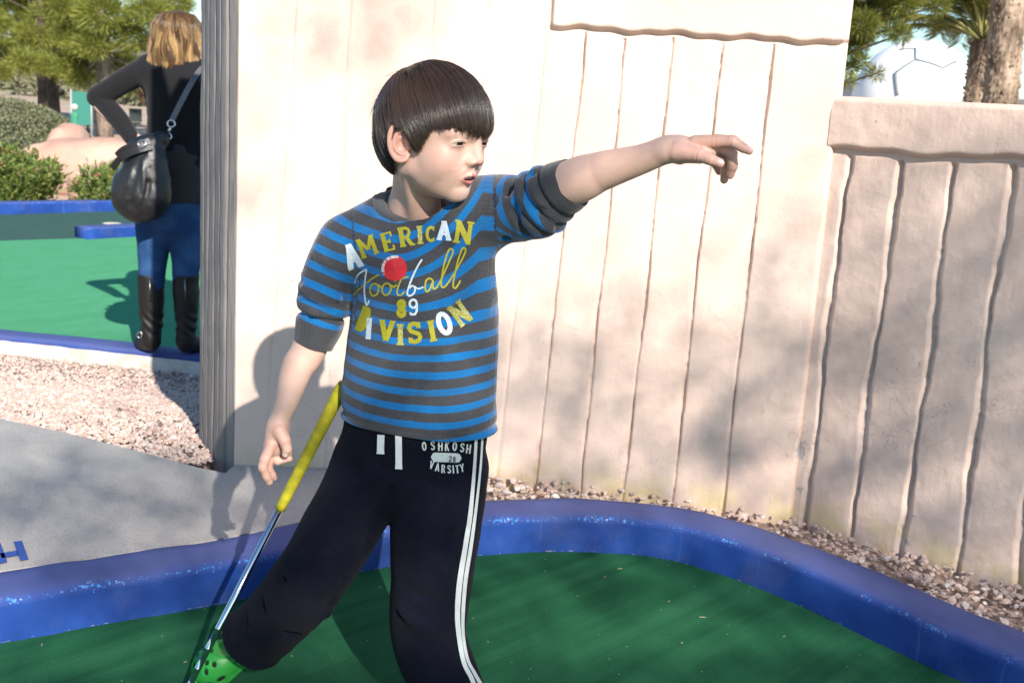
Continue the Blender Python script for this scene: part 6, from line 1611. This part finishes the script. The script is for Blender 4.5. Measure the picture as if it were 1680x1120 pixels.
# hair
WH = Q_(292, 62, .02)
def wh(phi, s, off):
    """strand surface: s 0 crown .. 1 tips"""
    az = phi; hw_ = np.interp(s, [0, .12, .28, .5, .75, 1], [.0, .066, .102, .118, .134, .128]); zz = np.interp(s, [0, .12, .28, .5, .75, 1], [.118, .104, .055, -.045, -.18, -.31])
    dp = np.interp(s, [0, .12, .28, .5, .75, 1], [0, .07, .108, .100, .085, .065])
    wv = .030*np.sin(s*14+phi*5)*np.clip(s-.35, 0, 1)*1.6
    return WH+np.stack([(hw_+off)*np.sin(az)+wv, -(dp+off)*np.cos(az)*np.where(np.cos(az) > 0, 1, .7), zz+.006*np.sin(phi*9)*s], 1)
r = np.random.default_rng(4); Ns, K = 7500, 18; S = np.empty((Ns, K, 3)); rn = np.empty(Ns)
for i in range(Ns):
    cl = r.integers(0, 60); base_ = (cl+.5)/60*4.6-2.3; ph = base_+r.normal(0, .07); s = np.linspace(r.uniform(0, .5), r.uniform(.86, 1.)+.04*sin(cl*2.3), K); off = r.uniform(-.012, .010)+.018*np.sin(s*11+cl*1.7)*s
    S[i] = wh(ph+.10*np.sin(s*8+cl*2.1)*s+(base_-ph)*.2*s, s, off); rn[i] = np.clip(.5+.38*sin(cl*3.7)+r.normal(0, .14), 0, 1)
V, F = strand_mesh(S, .0010)
sv = []; sf = []; n_, m_ = 40, 16
for i in range(n_+1):
    ph = -2.4+4.8*i/n_; sv.append(wh(np.full(m_, ph), np.linspace(0, .97, m_), np.full(m_, -.014)))
sv = np.concatenate(sv); sf = [[i*m_+k, (i+1)*m_+k, (i+1)*m_+k+1, i*m_+k+1] for i in range(n_) for k in range(m_-1)]
t = NT('highlighted_hair', rough=.38, spec=.5); c = t.mix(t.ramp(t.attr('rnd'), .25, .8), (.085, .045, .020), (.50, .32, .14)); tip = t.attr('tip'); c = t.mix(t.ramp(tip, .72, .95, 0, .75), c, (.075, .035, .018)); c = t.mix(t.ramp(tip, .40, .03, 0, .8), c, (.06, .03, .014)); t.set('color', c)
tipv = np.clip((WH[2]+.118-S[:, :, 2])/.34, 0, 1)
mesh_obj('hair', np.concatenate([sv, V]), np.concatenate([np.array(sf), F+len(sv)]), t.m, wo, True, dict(rnd=np.concatenate([np.full(len(sv), .15), np.repeat(rn, K*3)]), tip=np.concatenate([np.full(len(sv), .5), np.repeat(tipv.ravel(), 3)])))
# ---------------------------------------------------------------- handbag
bg = empty('handbag', Q_(230, 362, -.26)); tag(bg, 'black slouchy leather handbag hanging at the woman\'s side', 'handbag')
BD = -.24
def bag(p):
    d = ell(p, Q_(231, 316, BD), (.135, .085, .135))
    d = smin(d, ell(p, Q_(240, 270, BD), (.098, .065, .12)), .05)
    d = smin(d, econe(p, Q_(222, 250, BD), Q_(266, 228, BD+.02), .045, .040, (0, 1, 0), 1.3), .04)
    a = 0
    for (p0, p1, w, am) in (((222, 245), (190, 290), .012, .012), ((236, 240), (212, 320), .012, .010), ((250, 238), (250, 300), .012, .010), ((262, 235), (270, 340), .012, .012), ((232, 260), (240, 335), .010, -.006), ((243, 300), (236, 340), .010, .010), ((205, 270), (196, 330), .010, .006), ((218, 330), (205, 345), .012, .006), ((256, 255), (262, 300), .008, -.006)):
        a = a+fold(p, Q_(*p0, BD-.07), Q_(*p1, BD-.085), w*1.2, am)
    return d+a*1.2+.005*vnoise(p, 12, 5)+.003*vnoise(p, 30, 6)
V, Q = nets(bag, Q_(172, 380, BD-.12), Q_(290, 205, BD+.16), .0055)
t = NT('bag_leather', rough=.30, spec=.55); n_ = t.noise(70, t.pos(), 5); t.set('color', t.mix(n_, (.007, .007, .008), (.020, .019, .020))); t.set('normal', t.bump(t.math('ADD', n_, t.noise(400)), .35, .003)); M_BAG = t.m
bb = mesh_obj('pouch', V, Q, M_BAG, bg, True)
def strap(name, pts, w, th, mat, parent):
    c = catmull(pts, 8); V = []; F = []; T = np.gradient(c, axis=0); T /= np.linalg.norm(T, axis=1)[:, None]; n_ = len(c)
    for i in range(n_):
        s_ = np.cross(T[i], [0, 1., 0]); s_ /= np.linalg.norm(s_); b_ = np.cross(s_, T[i])
        for x, y in ((-1, -1), (1, -1), (1, 1), (-1, 1)): V.append(c[i]+s_*w*.5*x+b_*th*.5*y)
    for i in range(n_-1):
        for k in range(4): F.append([i*4+k, i*4+(k+1) % 4, (i+1)*4+(k+1) % 4, (i+1)*4+k])
    F += [[3, 2, 1, 0], [(n_-1)*4+k for k in range(4)]]
    return mesh_obj(name, V, F, mat, parent, False)
lt = simple('worn_strap_leather', (.10, .10, .105), .32)
strap('shoulder_strap', [Q_(281, 200, -.20), Q_(297, 168, -.18), Q_(318, 130, -.15), Q_(335, 108, -.05), Q_(345, 104, .06)], .024, .005, lt, bg)
strap('handle', [Q_(192, 256, BD-.03), Q_(205, 245, BD-.06), Q_(228, 238, BD-.07), Q_(246, 232, BD-.05)], .032, .006, M_BAG, bg)
strap('handle', [Q_(184, 276, BD-.03), Q_(200, 258, BD-.07), Q_(226, 246, BD-.08), Q_(250, 240, BD-.06)], .028, .006, M_BAG, bg)
met = simple('polished_ring', (.70, .68, .64), .15, 1.)
for x, y in ((281, 203), (275, 224), (233, 236)):
    c = Q_(x, y, -.215 if x > 240 else BD-.08); V, F = tube([c+np.array([cos(a)*.017, .003*sin(a), sin(a)*.015]) for a in np.linspace(0, 2*pi, 20)], [.0035]*20, 8, False); mesh_obj('ring', V, F, met, bg, True)
V, F = tube([Q_(280, 208, -.215), Q_(276, 219, -.215)], [.006, .006], 8); mesh_obj('clasp', V, F, met, bg, True)
